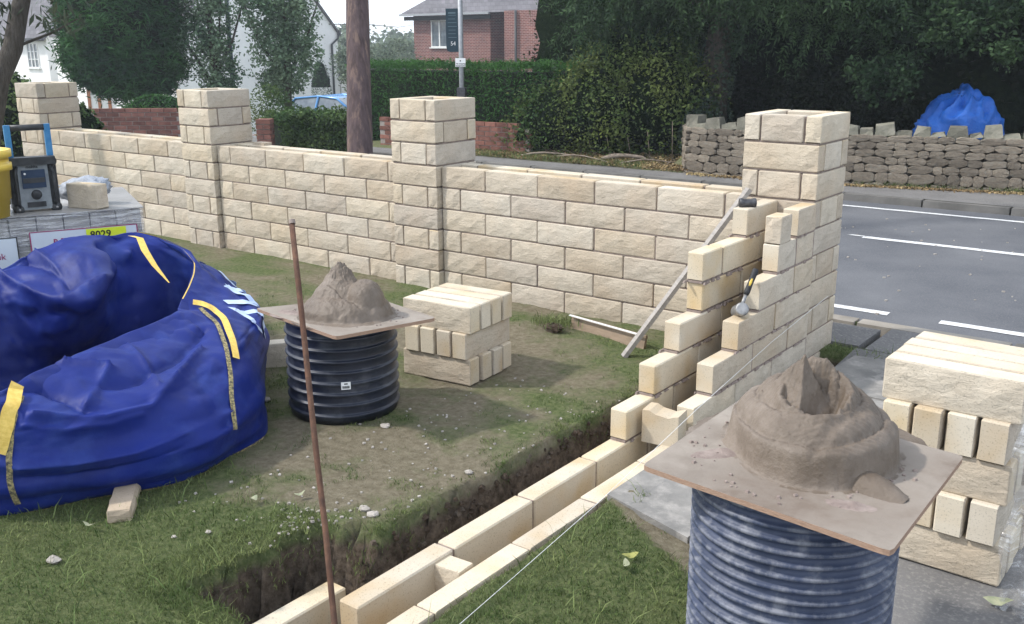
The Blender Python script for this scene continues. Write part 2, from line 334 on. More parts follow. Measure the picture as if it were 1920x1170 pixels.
# ================================================================ GROUND
HC = .1532                      # course height
def axis(segs):
    out = []
    for a, b, s in segs: out += list(np.arange(a, b-1e-6, s))
    out.append(segs[-1][1]); return np.array(sorted(set(np.round(out, 4))))
gx = axis([(-200, -60, 30), (-60, -20, 4), (-20, -5, .8), (-5, -3.2, .15), (-3.2, -.36, .045), (-.36, .62, .02), (.62, 2.6, .045), (2.6, 8, .6), (8, 40, 6), (40, 120, 40)])
gy = axis([(-60, -8, 6), (-8, -4.6, .3), (-4.6, .5, .04), (.5, .93, .1), (.93, .95, .02), (.95, 6.3, .6), (6.3, 6.32, .02), (6.32, 12, .3), (12, 60, 3), (60, 200, 30)])
def trench(x, y):
    e = .018*fbm(x*6, y*6, 3.)+.022*fbm(x*22, y*22, 8.)
    t = 0.
    def sm(a, b, v): return min(1., max(0., (v-a)/(b-a)))
    a = sm(-.05+e, .0+e, x)*sm(.5, .44, x)*sm(-3.62+e, -3.57+e, y)*sm(.0, -.03, y)
    b = sm(-.30+e*2, -.24+e*2, x)*sm(.1, .05, x)*sm(-3.62+e, -3.57+e, y)*sm(-2.98+e*3, -3.12+e*3, y)
    c_ = sm(.40, .44, x)*sm(.62+e, .56+e, x)*sm(-.62+e, -.5+e, y)*sm(.22, .14, y)
    return max(a, b, c_*.8)
def far_z(x, y):
    D = math.hypot(x-CAM.x, y-CAM.y)
    z = -min(5., max(0., .09*(D-18))) if x < -4 or y > 30 else 0.
    return z
def gz(x, y):
    z = far_z(x, y)
    if .95 <= y <= 6.3 and x > -60: return z-.25
    if y < .93 and -4.6 < y:
        z += .012*fbm(x*2.2, y*2.2)+.005*fbm(x*11, y*11, 5.)
        t = trench(x, y)
        if t > 0: z -= t*(.36+.04*fbm(x*9, y*9))
        if x > .62 and y > -4.6: z = min(z, -.012) if not (grass_patch(x, y) > .3) else z+.02
    if y < .93 and y > .38: z -= .06
    if 6.3 < y < 6.86+max(0, (x+3.)*.02): z -= .07
    if x > -3.9 and y > 6.3: z -= .07 if y < 7.4+max(0, x*.25) else 0
    if y > 7.35+max(0, (x+1)*.25) and x > -4.3: z += .42*min(1, (y-7.35-max(0, (x+1)*.25))/.3)+.05*fbm(x, y)
    if y > 6.9 and x <= -2.9: z += .10*min(1, max(0, (y-6.9))/1.5)+.03*fbm(x*2, y*2)
    return z
def grass_patch(x, y):
    "the tongue of turf between the new wall and the paved path"
    if y > -1.9 or x < .45: return 0.
    edge = -2.22-.62*max(0, x-.5)+.05*fbm(x*5, y*5)
    v = min(1, max(0, (edge-y)/.06))
    v *= min(1, max(0, (1.42+.1*fbm(x*3, y*3)-x)/.06))
    return v
def verge_patch(x, y):
    d = math.hypot((x-.60)/.24, (y-.42)/.34); return max(0., min(1., (1.15-d)*3))
def grassiness(x, y):
    if x > .5 and y > -4.6: return max(grass_patch(x, y), verge_patch(x, y) if y < .95 else 0)
    if y > .93: return .3
    f = .62+.6*fbm(x*1.1+3, y*1.1)+.5*fbm(x*4, y*4, 2.)
    lush = max(0., min(1., (-2.75-y+(-x-1.0)*.2)*1.4))         # foreground left is thick turf
    worn = math.exp(-(((x+.75)/.55)**2+((y+2.35)/.6)**2))*.55
    strip = math.exp(-(((x+1.7)/1.4)**2+((y+.95)/.35)**2))*.65
    return max(0., min(1., f*.72+lush*.75-worn-strip))
nx_, ny_ = len(gx), len(gy)
V = np.zeros((nx_*ny_, 3)); G = np.zeros(nx_*ny_)
for j, y in enumerate(gy):
    for i, x in enumerate(gx):
        V[j*nx_+i] = (x, y, gz(x, y))
        G[j*nx_+i] = grassiness(x, y) if (-6 < x < 3 and -6 < y < 1) else .4
ii, jj = np.meshgrid(np.arange(nx_-1), np.arange(ny_-1)); a = (jj*nx_+ii).ravel()
Fq = np.stack([a, a+1, a+nx_+1, a+nx_], 1)
def groundmat():
    m, t, p = newmat('lawn and bare earth')
    tc = nd(t, 'ShaderNodeTexCoord'); vec = tc.outputs['Object']
    at = nd(t, 'ShaderNodeAttribute', attribute_name='turf')
    def ramp(sc, a, b, det=7., e0=.35, e1=.65):
        n = nd(t, 'ShaderNodeTexNoise'); setin(n, Scale=sc, Detail=det, Roughness=.68); t.links.new(vec, n.inputs['Vector'])
        r = nd(t, 'ShaderNodeValToRGB'); e = r.color_ramp.elements; e[0].position = e0; e[1].position = e1; e[0].color = (*a, 1); e[1].color = (*b, 1)
        t.links.new(n.outputs['Fac'], r.inputs[0]); return r.outputs[0], n.outputs['Fac']
    soil, sf = ramp(26, (.16, .135, .09), (.27, .235, .165))
    turf, tf = ramp(40, (.07, .10, .035), (.17, .19, .085))
    n2 = nd(t, 'ShaderNodeTexNoise'); setin(n2, Scale=18., Detail=8., Roughness=.75); t.links.new(vec, n2.inputs['Vector'])
    ad = nd(t, 'ShaderNodeMath', operation='MULTIPLY_ADD'); ad.inputs[1].default_value = 1.3; t.links.new(at.outputs['Fac'], ad.inputs[0]); t.links.new(n2.outputs['Fac'], ad.inputs[2])
    mr = nd(t, 'ShaderNodeMapRange'); setin(mr, From_Min=.62, From_Max=1.2); t.links.new(ad.outputs[0], mr.inputs['Value'])
    mx = nd(t, 'ShaderNodeMix', data_type='RGBA'); t.links.new(mr.outputs[0], mx.inputs['Factor']); t.links.new(soil, mx.inputs['A']); t.links.new(turf, mx.inputs['B'])
    # dug earth in the trench, by depth below the lawn
    sp = nd(t, 'ShaderNodeSeparateXYZ'); t.links.new(vec, sp.inputs[0])
    md = nd(t, 'ShaderNodeMapRange'); setin(md, From_Min=-.035, From_Max=-.07); t.links.new(sp.outputs['Z'], md.inputs['Value'])
    dug, _ = ramp(24, (.06, .045, .032), (.21, .165, .125), e0=.35, e1=.72)
    yc = nd(t, 'ShaderNodeMath', operation='LESS_THAN'); yc.inputs[1].default_value = .9; t.links.new(sp.outputs['Y'], yc.inputs[0])
    mm = nd(t, 'ShaderNodeMath', operation='MULTIPLY'); t.links.new(md.outputs[0], mm.inputs[0]); t.links.new(yc.outputs[0], mm.inputs[1])
    m2 = nd(t, 'ShaderNodeMix', data_type='RGBA'); t.links.new(mm.outputs[0], m2.inputs['Factor']); t.links.new(mx.outputs['Result'], m2.inputs['A']); t.links.new(dug, m2.inputs['B'])
    t.links.new(m2.outputs['Result'], p.inputs['Base Color']); setin(p, Roughness=1.); p.inputs['Specular IOR Level'].default_value = .1
    b = nd(t, 'ShaderNodeBump'); setin(b, Strength=1., Distance=.022); 
    n4 = nd(t, 'ShaderNodeTexNoise'); setin(n4, Scale=70., Detail=8., Roughness=.75); t.links.new(vec, n4.inputs['Vector'])
    t.links.new(n4.outputs['Fac'], b.inputs['Height']); t.links.new(b.outputs[0], p.inputs['Normal'])
    return m
me = npmesh('ground', V, Fq, groundmat(), True)
at_ = me.attributes.new('turf', 'FLOAT', 'POINT'); at_.data.foreach_set('value', G.astype(np.float32))
link('ground', me, kind='structure')
# road, pavements, kerbs and markings
mb = MB(); 
for k in range(30):
    x0 = -60+k*4; mb.box((x0+2, 3.63, -.14), (4, 5.36, .12))
mb.build('road', M['asphalt'], kind='structure')
mb = MB(); mb.box((-29.4, .62, -.05), (60, .42, .1)); mb.box((17.3, .65, -.05), (33.3, .56, .1)); mb.build('pavement', M['pave'], kind='structure')
mb = MB(); fp = [(-60, 6.41), (40, 6.41), (40, 17), (2.4, 8.3), (.2, 7.72), (-2.2, 7.1), (-4.0, 6.95), (-60, 6.86)]
mb.add([(x, y, .0) for x, y in fp], [tuple(range(8))]); mb.build('far_pavement', M['pave'], kind='structure')
kerb = link('kerb', None, kind='structure'); 
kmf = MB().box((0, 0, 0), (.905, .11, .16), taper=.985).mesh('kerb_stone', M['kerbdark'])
kme = MB(); kme.box((0, 0, 0), (.905, .12, .16), taper=.985); kme = kme.mesh('kerb_stone', M['kerb'])
for k in range(44):
    x = -22+k*.915; link('kerb_stone', kme, kerb, (x, .95, -.075+random.uniform(-.003, .003)))
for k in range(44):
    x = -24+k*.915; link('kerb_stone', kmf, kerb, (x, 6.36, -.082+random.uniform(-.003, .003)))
def marking(x0, x1, y, w_, sl=0.):
    mb = MB(); n = max(2, int((x1-x0)/.15)); 
    top = [(x0+(x1-x0)*i/n, y+sl*(x0+(x1-x0)*i/n)+w_/2+random.uniform(-.004, .004), -.076) for i in range(n+1)]
    bot = [(p[0]+random.uniform(-.004, .004), p[1]-w_+random.uniform(-.004, .004), -.076) for p in top]
    vs = top+bot; mb.add(vs, [(i+n+1, i+n+2, i+1, i) for i in range(n)])
    return mb
rm = link('road_markings', None, kind='structure')
marking(-40, 30, 5.93, .075).build('edge_line', M['paint'], rm)
for k in range(-4, 4): marking(-.62+k*3.1, 1.75+k*3.1, 4.18, .10).build('centre_dash', M['paint'], rm)
for k in range(-6, 4): marking(.78+k*.98, 1.42+k*.98, 1.52, .09).build('edge_dash', M['paint'], rm)
mb = MB(); mb.add([(-.78, 4.2, -.076), (-.58, 4.2, -.076), (-.62, 4.24, -.076), (-.74, 4.24, -.076)], [(0, 1, 2, 3)]); mb.build('worn_mark', M['paint'], rm)
# paved path right of the new wall: individual slabs on tarmac
path = link('path', None, kind='structure')
mb = MB(); mb.add([(.60, .36, .0), (.66, -.6, .0), (.66, -1.9, .0), (.66, -2.18, .0), (1.5, -2.55, .0), (1.6, -5.5, .0), (8, -5.5, .0), (8, .36, .0)], [tuple(range(8))]); mb.build('path_base', M['pave'], path)
def slab(c4):
    mb = MB(); lo = [(x, y, -.02) for x, y in c4]; hi = [(x, y, .014) for x, y in c4]
    mb.add(lo+hi, [(4, 5, 6, 7), (0, 1, 5, 4), (1, 2, 6, 5), (2, 3, 7, 6), (3, 0, 4, 7)]); return mb
for c4 in ([(.475, -2.2), (.9, -2.33), (.9, -1.42), (.475, -1.35)], [(.915, -2.34), (1.34, -2.5), (1.34, -1.42), (.915, -1.42)],
           [(.60, -1.33), (1.3, -1.40), (1.3, -.5), (.60, -.45)], [(.62, -.43), (1.3, -.48), (1.28, .22), (.66, .18)], [(1.315, -1.40), (2.4, -1.40), (2.4, .25), (1.3, .22)]):
    slab(c4).build('paving_slab', M['concrete'], path)
MB().add([(-13.5, 7.06, .004), (-9.9, 7.06, .004), (-11, 14, .004), (-15.5, 14, .004)], [(0, 1, 2, 3)])
mb = MB(); mb.add([(-13.5, 7.06, .008), (-9.9, 7.06, .008), (-10.9, 9, .008), (-14.5, 9, .008)], [(0, 1, 2, 3)]); mb.build('driveway', M['redpave'], kind='structure')

# grass blades
def blades(name, cand, h, w_, lean=.6):
    pts = np.array(cand); n = len(pts)
    ang = rng.uniform(0, 2*math.pi, n); hh = h*rng.uniform(.4, 1.3, n); ww = w_*rng.uniform(.6, 1.4, n)
    sx, sy = np.cos(ang)*ww/2, np.sin(ang)*ww/2
    la = rng.uniform(0, 2*math.pi, n); lm = hh*rng.uniform(.2, lean*2, n)
    V = np.empty((n, 5, 3)); z0 = pts[:, 2]-.004
    V[:, 0] = np.stack([pts[:, 0]-sx, pts[:, 1]-sy, z0], 1); V[:, 1] = np.stack([pts[:, 0]+sx, pts[:, 1]+sy, z0], 1)
    mx_, my_ = pts[:, 0]+np.cos(la)*lm*.35, pts[:, 1]+np.sin(la)*lm*.35
    V[:, 2] = np.stack([mx_+sx*.7, my_+sy*.7, z0+hh*.62], 1); V[:, 3] = np.stack([mx_-sx*.7, my_-sy*.7, z0+hh*.62], 1)
    V[:, 4] = np.stack([pts[:, 0]+np.cos(la)*lm, pts[:, 1]+np.sin(la)*lm, z0+hh*.95], 1)
    b = np.arange(n)[:, None]*5
    Fa = np.concatenate([b+np.array([[0, 1, 2]]), b+np.array([[0, 2, 3]]), b+np.array([[3, 2, 4]])])
    return npmesh(name, V.reshape(-1, 3), Fa, M['blade'])
cand = []
def scatter(x0, x1, y0, y1, n, thr, pw=1.5):
    xs = rng.uniform(x0, x1, n); ys = rng.uniform(y0, y1, n)
    for x, y in zip(xs, ys):
        if -2.45 < x < -1.3 and -3.6 < y < -2.4: continue
        g = grassiness(x, y)
        if g*.9+.55*fbm(x*7, y*7, 9.) > thr+random.random()*.45 and trench(x, y) < .4: cand.append((x, y, gz(x, y)))
scatter(-2.9, .0, -4.4, -2.0, 90000, .16); scatter(-3.6, .05, -2.1, -.1, 40000, .30); scatter(.45, 1.5, -3.9, -2.1, 26000, .1); scatter(.46, .95, .05, .8, 6000, .1)
scatter(-.14, .03, -3.6, -.6, 7000, .05); scatter(-.5, .03, -3.75, -3.0, 9000, .1)
link('grass', blades('grass', cand, .020, .0028), kind='stuff')
longer = [c for c in cand if random.random() < .03 and (c[1] < -2.9 or c[0] > .4)]
link('long_grass', blades('long_grass', longer, .06, .004, .9), kind='stuff')
# pebbles, mortar crumbs and fallen leaves that lie singly on the ground
def pebble(px_, py_, r, label, mname='mortar', nm='mortar_scrap', cat='mortar scrap'):
    mb = MB(); n, k = 9, 5; vs = []
    for i in range(k+1):
        ph = math.pi*i/k
        for j in range(n):
            t = 2*math.pi*j/n; q = 1+random.uniform(-.22, .22)
            vs.append((r*q*math.sin(ph)*math.cos(t), r*.8*q*math.sin(ph)*math.sin(t), r*.42*q*math.cos(ph)+r*.3))
    mb.add(vs, [(i*n+j, i*n+(j+1) % n, (i+1)*n+(j+1) % n, (i+1)*n+j) for i in range(k) for j in range(n)])
    tag(mb.build(nm, M[mname], None, loc=(px_, py_, gz(px_, py_))), label, cat)
M['scrap'] = mat('pale mortar scrap', (.30, .27, .235), (.44, .40, .355), scale=20, bump=.5)
for x, y, r, l in [(-.82, -3.8, .03, 'pale flat mortar scrap in the thick grass at lower left'), (-.76, -2.2, .026, 'grey stone just in front of the rear plastic pipe'), (-.23, -2.86, .024, 'pale round scrap near the trench edge, left of a pair'),
                   (-.17, -2.87, .026, 'rough pale scrap near the trench edge, right of a pair'), (-1.51, -2.3, .03, 'pale stone in the shade between blue bag and rear pipe'), (-.12, -2.35, .02, 'small pale stone on the worn grass beside the trench'),
                   (-.55, -3.35, .014, 'tiny white pebble by the corner of the trench'), (-.62, -3.45, .012, 'second tiny white pebble by the corner of the trench')]:
    pebble(x, y, r, l, 'scrap')
mb = MB()
for k in range(260):
    if k < 110: x, y = -.34+random.gauss(0, .1), -3.08+random.gauss(0, .07)
    elif k < 300: x, y = random.uniform(-.9, -.05), random.uniform(-3.3, -1.2)
    else: x, y = random.uniform(.5, 1.4), random.uniform(-2.3, -1.3)
    if trench(x, y) > .2: continue
    r = random.uniform(.002, .007); z = gz(x, y)+(.02 if x > .48 else 0)
    mb.box((x, y, z+r*.3), (r*2, r*1.6, r*1.2), random.uniform(0, 3), rx=random.uniform(-.4, .4), ry=random.uniform(-.4, .4))
mb.build('crumbs', M['scrap'], kind='stuff')
# stones and clods in the cut face of the trench
mb = MB()
for k in range(1500):
    y = random.uniform(-3.55, -.8); x = random.uniform(-.06, .10); z = gz(x, y)
    if z > -.02: continue
    r = random.uniform(.004, .016); mb.box((x, y, z), (r*2, r*1.7, r*1.3), random.uniform(0, 3), rx=random.uniform(-.6, .6), ry=random.uniform(-.6, .6), taper=.6)
mb.build('trench_clods', M['soil'], kind='stuff')
def big_leaf(x, y, s_, label, m_, rz, z=None):
    mb = MB(); vs = [(0, 0, 0)]; n = 10
    for j in range(n):
        t = 2*math.pi*j/n; rr = s_*(1 if j % 5 else 1.25)*random.uniform(.9, 1.1); vs.append((rr*math.cos(t), rr*.6*math.sin(t), .006*math.cos(2*t)+.004))
    mb.add(vs, [(0, 1+j, 1+(j+1) % n) for j in range(n)])
    tag(mb.build('fallen_leaf', m_, None, loc=(x, y, (gz(x, y) if z is None else z)+.025), rot=(random.uniform(-.3, .3), random.uniform(-.3, .3), rz)), label, 'leaf')
M['leafpale'] = mat('pale dried leaf', (.22, .24, .15), (.32, .32, .21), scale=20)
M['leafyel'] = mat('yellowed leaf', (.24, .24, .07), (.34, .33, .11), scale=20)
big_leaf(-.93, -3.60, .024, 'green leaf lying on the grass just in front of the loose block', M['leafpale'], .4)
big_leaf(-.6, -3.1, .022, 'pale green leaf on the worn grass right of the loose block', M['leafpale'], 2.)
big_leaf(-.5, -2.95, .02, 'small pale leaf beside the rusty rod', M['leafpale'], 1.)
big_leaf(.83, -2.62, .026, 'yellow leaf on the turf under the string line', M['leafyel'], .9)
big_leaf(.85, -2.68, .02, 'upright pale leaf on the turf beside the yellow leaf', M['leafpale'], 2.2)
big_leaf(.94, -2.28, .022, 'brown curled leaf where turf meets the path', M['litter'], 2.9)
big_leaf(1.9, -2.13, .035, 'pale leaf on the tarmac at the foot of the large block stack', M['leafpale'], .2, 0.)

# ================================================================ WALLING BLOCKS
TB, HB = .092, .1435
cache = {}
def block_mesh(Lb, rough='front', var=None, T=TB, H=HB):
    "one pitched-face walling block centred on its base; long axis x, split face towards -y"
    Lb = round(Lb, 2); var = random.randrange(5) if var is None else var
    key = (Lb, rough, var, T, H)
    if key in cache: return cache[key]
    rs = random.Random(hash((Lb, var, rough)) % 99991)
    mb = MB(); nx, nz = (6 if Lb > .25 else 3), 3
    ch = .0055
    def face(o, ax, ay, nrm, W, Hh, rgh, n1, n2, mi):
        vs = []
        for j in range(n2+1):
            for i in range(n1+1):
                u, v = i/n1, j/n2; e = (i in (0, n1)) or (j in (0, n2))
                d = (-rs.uniform(.001, .004) if e else rs.uniform(.000, .0055)) if rgh else 0.
                uu = u*W+(0 if i in (0, n1) else rs.uniform(-.008, .008)*(1 if rgh else 0)); vv = v*Hh+(0 if j in (0, n2) else rs.uniform(-.008, .008)*(1 if rgh else 0))
                vs.append(Vector(o)+Vector(ax)*uu+Vector(ay)*vv+Vector(nrm)*d)
        mb.add(vs, [(j*(n1+1)+i, j*(n1+1)+i+1, (j+1)*(n1+1)+i+1, (j+1)*(n1+1)+i) for j in range(n2) for i in range(n1)], mi)
    hx, hy = Lb/2, T/2; c = ch
    rf, rb, re = True, rough in ('both', 'all'), rough in ('all', 'ends')
    face((-hx+c, -hy, c), (1, 0, 0), (0, 0, 1), (0, -1, 0), Lb-2*c, H-2*c, rf, nx, nz, 0)
    face((hx-c, hy, c), (-1, 0, 0), (0, 0, 1), (0, 1, 0), Lb-2*c, H-2*c, rb, nx if rb else 1, nz if rb else 1, 0 if rb else 1)
    n1 = 2 if re else 1
    face((hx, -hy+c, c), (0, 1, 0), (0, 0, 1), (1, 0, 0), T-2*c, H-2*c, re, n1, 3 if re else 1, 0 if re else 1)
    face((-hx, hy-c, c), (0, -1, 0), (0, 0, 1), (-1, 0, 0), T-2*c, H-2*c, re, n1, 3 if re else 1, 0 if re else 1)
    face((-hx+c, -hy+c, H), (1, 0, 0), (0, 1, 0), (0, 0, 1), Lb-2*c, T-2*c, False, nx, 1, 1)
    face((-hx+c, hy-c, 0), (1, 0, 0), (0, -1, 0), (0, 0, -1), Lb-2*c, T-2*c, False, 1, 1, 1)
    # stitch the arris strips: collect border loops by proximity
    V_ = mb.v
    def strip(sel1, sel2, mi):
        a = sorted([i for i, v in enumerate(V_) if sel1(v)], key=lambda i: keyf(V_[i])); b = sorted([i for i, v in enumerate(V_) if sel2(v)], key=lambda i: keyf(V_[i]))
        if len(a) < 2 or len(b) < 2: return
        i = j = 0
        while i < len(a)-1 or j < len(b)-1:
            if j == len(b)-1 or (i < len(a)-1 and keyf(V_[a[i+1]]) <= keyf(V_[b[j+1]])): mb.f.append((a[i], a[i+1], b[j])); i += 1
            else: mb.f.append((a[i], b[j+1], b[j])); j += 1
            mb.mi.append(mi)
    eps = .0012
    near = lambda p, q: abs(p-q) < eps
    faces_idx = {}
    # index ranges per face for exact borders
    o = 0; rng_ = []
    for (n1_, n2_) in ((nx, nz), ((nx, nz) if rb else (1, 1)), ((n1, 3) if re else (1, 1)), ((n1, 3) if re else (1, 1)), (nx, 1), (1, 1)):
        rng_.append((o, n1_, n2_)); o += (n1_+1)*(n2_+1)
    def edge(fi, side):
        o, n1_, n2_ = rng_[fi]
        if side == 'b': return [o+i for i in range(n1_+1)]
        if side == 't': return [o+n2_*(n1_+1)+i for i in range(n1_+1)]
        if side == 'l': return [o+j*(n1_+1) for j in range(n2_+1)]
        return [o+j*(n1_+1)+n1_ for j in range(n2_+1)]
    def stitch(a, b, ax, mi):
        a = sorted(a, key=lambda i: V_[i][ax]); b = sorted(b, key=lambda i: V_[i][ax]); i = j = 0
        while i < len(a)-1 or j < len(b)-1:
            if j == len(b)-1 or (i < len(a)-1 and V_[a[i+1]][ax] <= V_[b[j+1]][ax]+1e-6): mb.f.append((a[i], a[i+1], b[j])); i += 1
            else: mb.f.append((a[i], b[j+1], b[j])); j += 1
            mb.mi.append(mi)
    stitch(edge(0, 't'), edge(4, 'b'), 0, 0); stitch(edge(1, 't'), edge(4, 't'), 0, 1)
    stitch(edge(0, 'b'), edge(5, 't'), 0, 0); stitch(edge(1, 'b'), edge(5, 'b'), 0, 1)
    stitch(edge(0, 'r'), edge(2, 'l'), 2, 0); stitch(edge(0, 'l'), edge(3, 'r'), 2, 0)
    stitch(edge(1, 'l'), edge(2, 'r'), 2, 1); stitch(edge(1, 'r'), edge(3, 'l'), 2, 1)
    stitch(edge(2, 't'), edge(4, 'r'), 1, 1); stitch(edge(3, 't'), edge(4, 'l'), 1, 1)
    stitch(edge(2, 'b'), edge(5, 'l'), 1, 1); stitch(edge(3, 'b'), edge(5, 'r'), 1, 1)
    # corner triangles
    for sx in (1, -1):
        for z_ in ('t', 'b'):
            fe = edge(0, z_); be = edge(1, z_); en = 2 if sx > 0 else 3
            fv = fe[-1] if sx > 0 else fe[0]; bv = be[0] if sx > 0 else be[-1]
            ee = edge(en, z_); ef = ee[0] if sx > 0 else ee[-1]; eb = ee[-1] if sx > 0 else ee[0]
            te = edge(4 if z_ == 't' else 5, 'b'); tt = edge(4 if z_ == 't' else 5, 't')
            if z_ == 't': tf_, tb_ = (te[-1], tt[-1]) if sx > 0 else (te[0], tt[0])
            else: tf_, tb_ = (tt[-1], te[-1]) if sx > 0 else (tt[0], te[0])
            mb.f += [(fv, ef, tf_), (bv, eb, tb_)]; mb.mi += [0, 1]
    me = mb.mesh('walling_block', [M['split'], M['sawn']])
    import bmesh
    bm = bmesh.new(); bm.from_mesh(me); bmesh.ops.recalc_face_normals(bm, faces=bm.faces); bm.to_mesh(me); bm.free()
    cache[key] = me; return me
def put_block(parent, x, y, z, Lb, rz, rough='front', jit=.0015, name='walling_block', H=HB):
    me = block_mesh(Lb, rough, H=H)
    return link(name, me, parent, (x+random.uniform(-jit, jit), y+random.uniform(-jit, jit), z), (0, random.uniform(-.003, .003), rz+random.uniform(-.004, .004)))
def mortar_for(mb, x, y, z, Lb, rz, rec=.0095, head=True, T=TB):
    "bed joint under a block and the head joint at its +x end"
    d = Vector((math.cos(rz), math.sin(rz), 0))
    mb.box((x, y, z-(HC-HB)/2+.0005), (Lb+.008, T-2*rec, HC-HB+.001), rz)
    if head:
        c = Vector((x, y, 0))+d*(Lb/2+.005); mb.box((c.x, c.y, z+HB/2-.004), (.0125, T-2*rec-.003, HB-.006), rz)
ZT = .9
FRONT = 0.            # garden face of the long wall
WALLS = [(-7.77, -5.356, [-7.511, -7.04, -6.572, -6.114, -5.639], 'far left bay, between the first and second pillars'),
         (-4.914, -2.763, [-4.729, -4.26, -3.79, -3.322, -2.85], 'middle bay, between the second and third pillars'),
         (-2.321, .0, [-1.919, -1.469, -1.019, -.569, -.119], 'right bay, from the third pillar to the corner pillar')]
for wi, (x0, x1, js, where) in enumerate(WALLS):
    t = thing('garden_wall', 'cream stone block wall, '+where, 'wall', ((x0+x1)/2, 0, 0), 0, 'bays of the new garden wall')
    ox = (x0+x1)/2; mo = MB(); pitch = js[1]-js[0]
    for n in range(7 if wi == 2 else 8):
        z = ZT-HC*n-HB
        jj_ = [j-(0 if n % 2 == 0 else pitch/2) for j in js]
        if n % 2: jj_.append(jj_[-1]+pitch)
        jj_ = [j for j in jj_ if x0+.05 < j < x1-.05]
        ed = [x0+.006]+jj_+[x1-.006]
        for a, b in zip(ed[:-1], ed[1:]):
            Lb = b-a-.0105
            put_block(t, (a+b)/2-ox, FRONT+TB/2+random.uniform(-.002, .002), z, Lb, 0)
            mortar_for(mo, (a+b)/2-ox, FRONT+TB/2, z, Lb, 0)
    # outer leaf: upper courses block by block, the rest of it behind the inner leaf
    for n in range(3):
        z = ZT-HC*n-HB; k = x0+.16+(pitch/2 if n % 2 else 0); ed = [x0+.006]
        while k < x1-.08: ed.append(k); k += pitch
        ed.append(x1-.006)
        for a, b in zip(ed[:-1], ed[1:]):
            Lb = b-a-.0105; put_block(t, (a+b)/2-ox, .255+TB/2-.04, z, Lb, math.pi, 'front'); mortar_for(mo, (a+b)/2-ox, .255+TB/2-.04, z, Lb, 0)
    mo.box((0, .255+TB/2-.04, (ZT-3*HC-.2)/2-.005), (x1-x0-.01, TB-.01, ZT-3*HC+.2))
    mo.box((0, .13, .25), (x1-x0-.012, .09, .9))
    mo.build('mortar', M['mortar'], t)
# pillars
def pillar(x, par, label, y0=-.045, s_=.442, d_=.452, zb=-.28, ztop=1.365):
    t = thing('stone_pillar', label, 'pillar', (x+s_/2, y0+d_/2, 0), 0, 'square pillars of the new garden wall')
    mo = MB(); hs, hd = s_/2, d_/2; q = TB
    n = 0; z = ztop-HB
    while z > zb-.05:
        full_front = (n+par) % 2 == 1
        if full_front:
            put_block(t, 0, -hd+q/2, z, s_-.0, 0, 'all'); put_block(t, 0, hd-q/2, z, s_, math.pi, 'all')
            Lc = d_-2*q-.022
            put_block(t, hs-q/2, 0, z, Lc, math.pi/2); put_block(t, -hs+q/2, 0, z, Lc, -math.pi/2)
        else:
            put_block(t, hs-q/2, 0, z, d_, math.pi/2, 'all'); put_block(t, -hs+q/2, 0, z, d_, -math.pi/2, 'all')
            Lc = s_-2*q-.022
            put_block(t, 0, -hd+q/2, z, Lc, 0); put_block(t, 0, hd-q/2, z, Lc, math.pi)
        for cy, sx_ in ((-hd+q/2, s_), (hd-q/2, s_)): mo.box((0, cy, z-.005), (s_-.024, q-.022, .0105))
        for cx in (-hs+q/2, hs-q/2): mo.box((cx, 0, z-.005), (q-.022, d_-2*q+.024, .0104))
        # head joints
        e = .0125
        if full_front:
            for sy in (-1, 1):
                for cx in (-hs+q/2, hs-q/2): mo.box((cx, sy*(hd-q-.0055), z+HB/2-.003), (q-.026, e, HB-.004))
        else:
            for sx_ in (-1, 1):
                for cy in (-hd+q/2, hd-q/2): mo.box((sx_*(hs-q-.0055), cy, z+HB/2-.003), (e, q-.026, HB-.004))
        n += 1; z -= HC if n > 3 else (ztop-ZT)/3
        if n == 3: z = ZT-HB
    mo.box((0, 0, (ztop-.42+zb)/2), (s_-2*q-.004, d_-2*q-.004, ztop-.42-zb))
    mo.build('mortar', M['mortar'], t); return t
PX = [-8.2125, -5.356, -2.763, 0.]
pillar(PX[0], 1, 'stone pillar furthest left, behind the radio')
pillar(PX[1], 0, 'second stone pillar from the left, in line with the blue car')
pillar(PX[2], 0, 'third stone pillar from the left, beside the telegraph pole and rear mortar board')
pillar(PX[3], 0, 'tall corner pillar at the right end, in front of the rubble wall')
# wide capping sliver left on the wall behind pillar two
tag(MB().box((0, 0, .012), (.14, .09, .024)).build('stone_offcut', M['split'], None, loc=(-4.62, .27, ZT)), 'flat grey offcut lying on the wall top beside the second pillar', 'offcut')

# stepped return wall: two leaves running towards the camera
XR0, XL0 = .364, .1406
def leaf(name, label, x0, rz, courses, grp):
    xc = x0+TB/2
    t = thing(name, label, 'wall', (xc, -1.2, 0), 0, grp); mo = MB()
    for zt, ys in courses:
        z = zt-HB
        for a, b in zip(ys[:-1], ys[1:]):     # a is nearer the camera
            Lb = b-a-.0105
            put_block(t, random.uniform(-.003, .003), (a+b)/2+1.2, z, Lb, rz)
            mortar_for(mo, 0, (a+b)/2+1.2, z, Lb, math.pi/2, rec=.007)
            if rz < 0 or True:       # squeezed mortar on the cavity side
                sx = 1 if rz < 0 else -1
                for k in range(int(Lb/.05)):
                    if random.random() < .55:
                        yy = a+1.2+k*.05+random.uniform(0, .03); s_ = random.uniform(.008, .02)
                        mo.box((sx*(TB/2+.002), yy, z-.006-s_*.2), (s_*.9, random.uniform(.03, .06), s_*.9), random.uniform(-.2, .2), ry=random.uniform(-.5, .5), taper=.6)
                # ragged smear on the split side
                for k in range(int(Lb/.06)):
                    if random.random() < .5:
                        yy = a+1.2+k*.06; mo.box((-sx*(TB/2-.004), yy, z-.004), (.012, random.uniform(.03, .07), random.uniform(.008, .014)), random.uniform(-.1, .1), taper=.7)
    mo.build('mortar', M['mortar'], t); return t
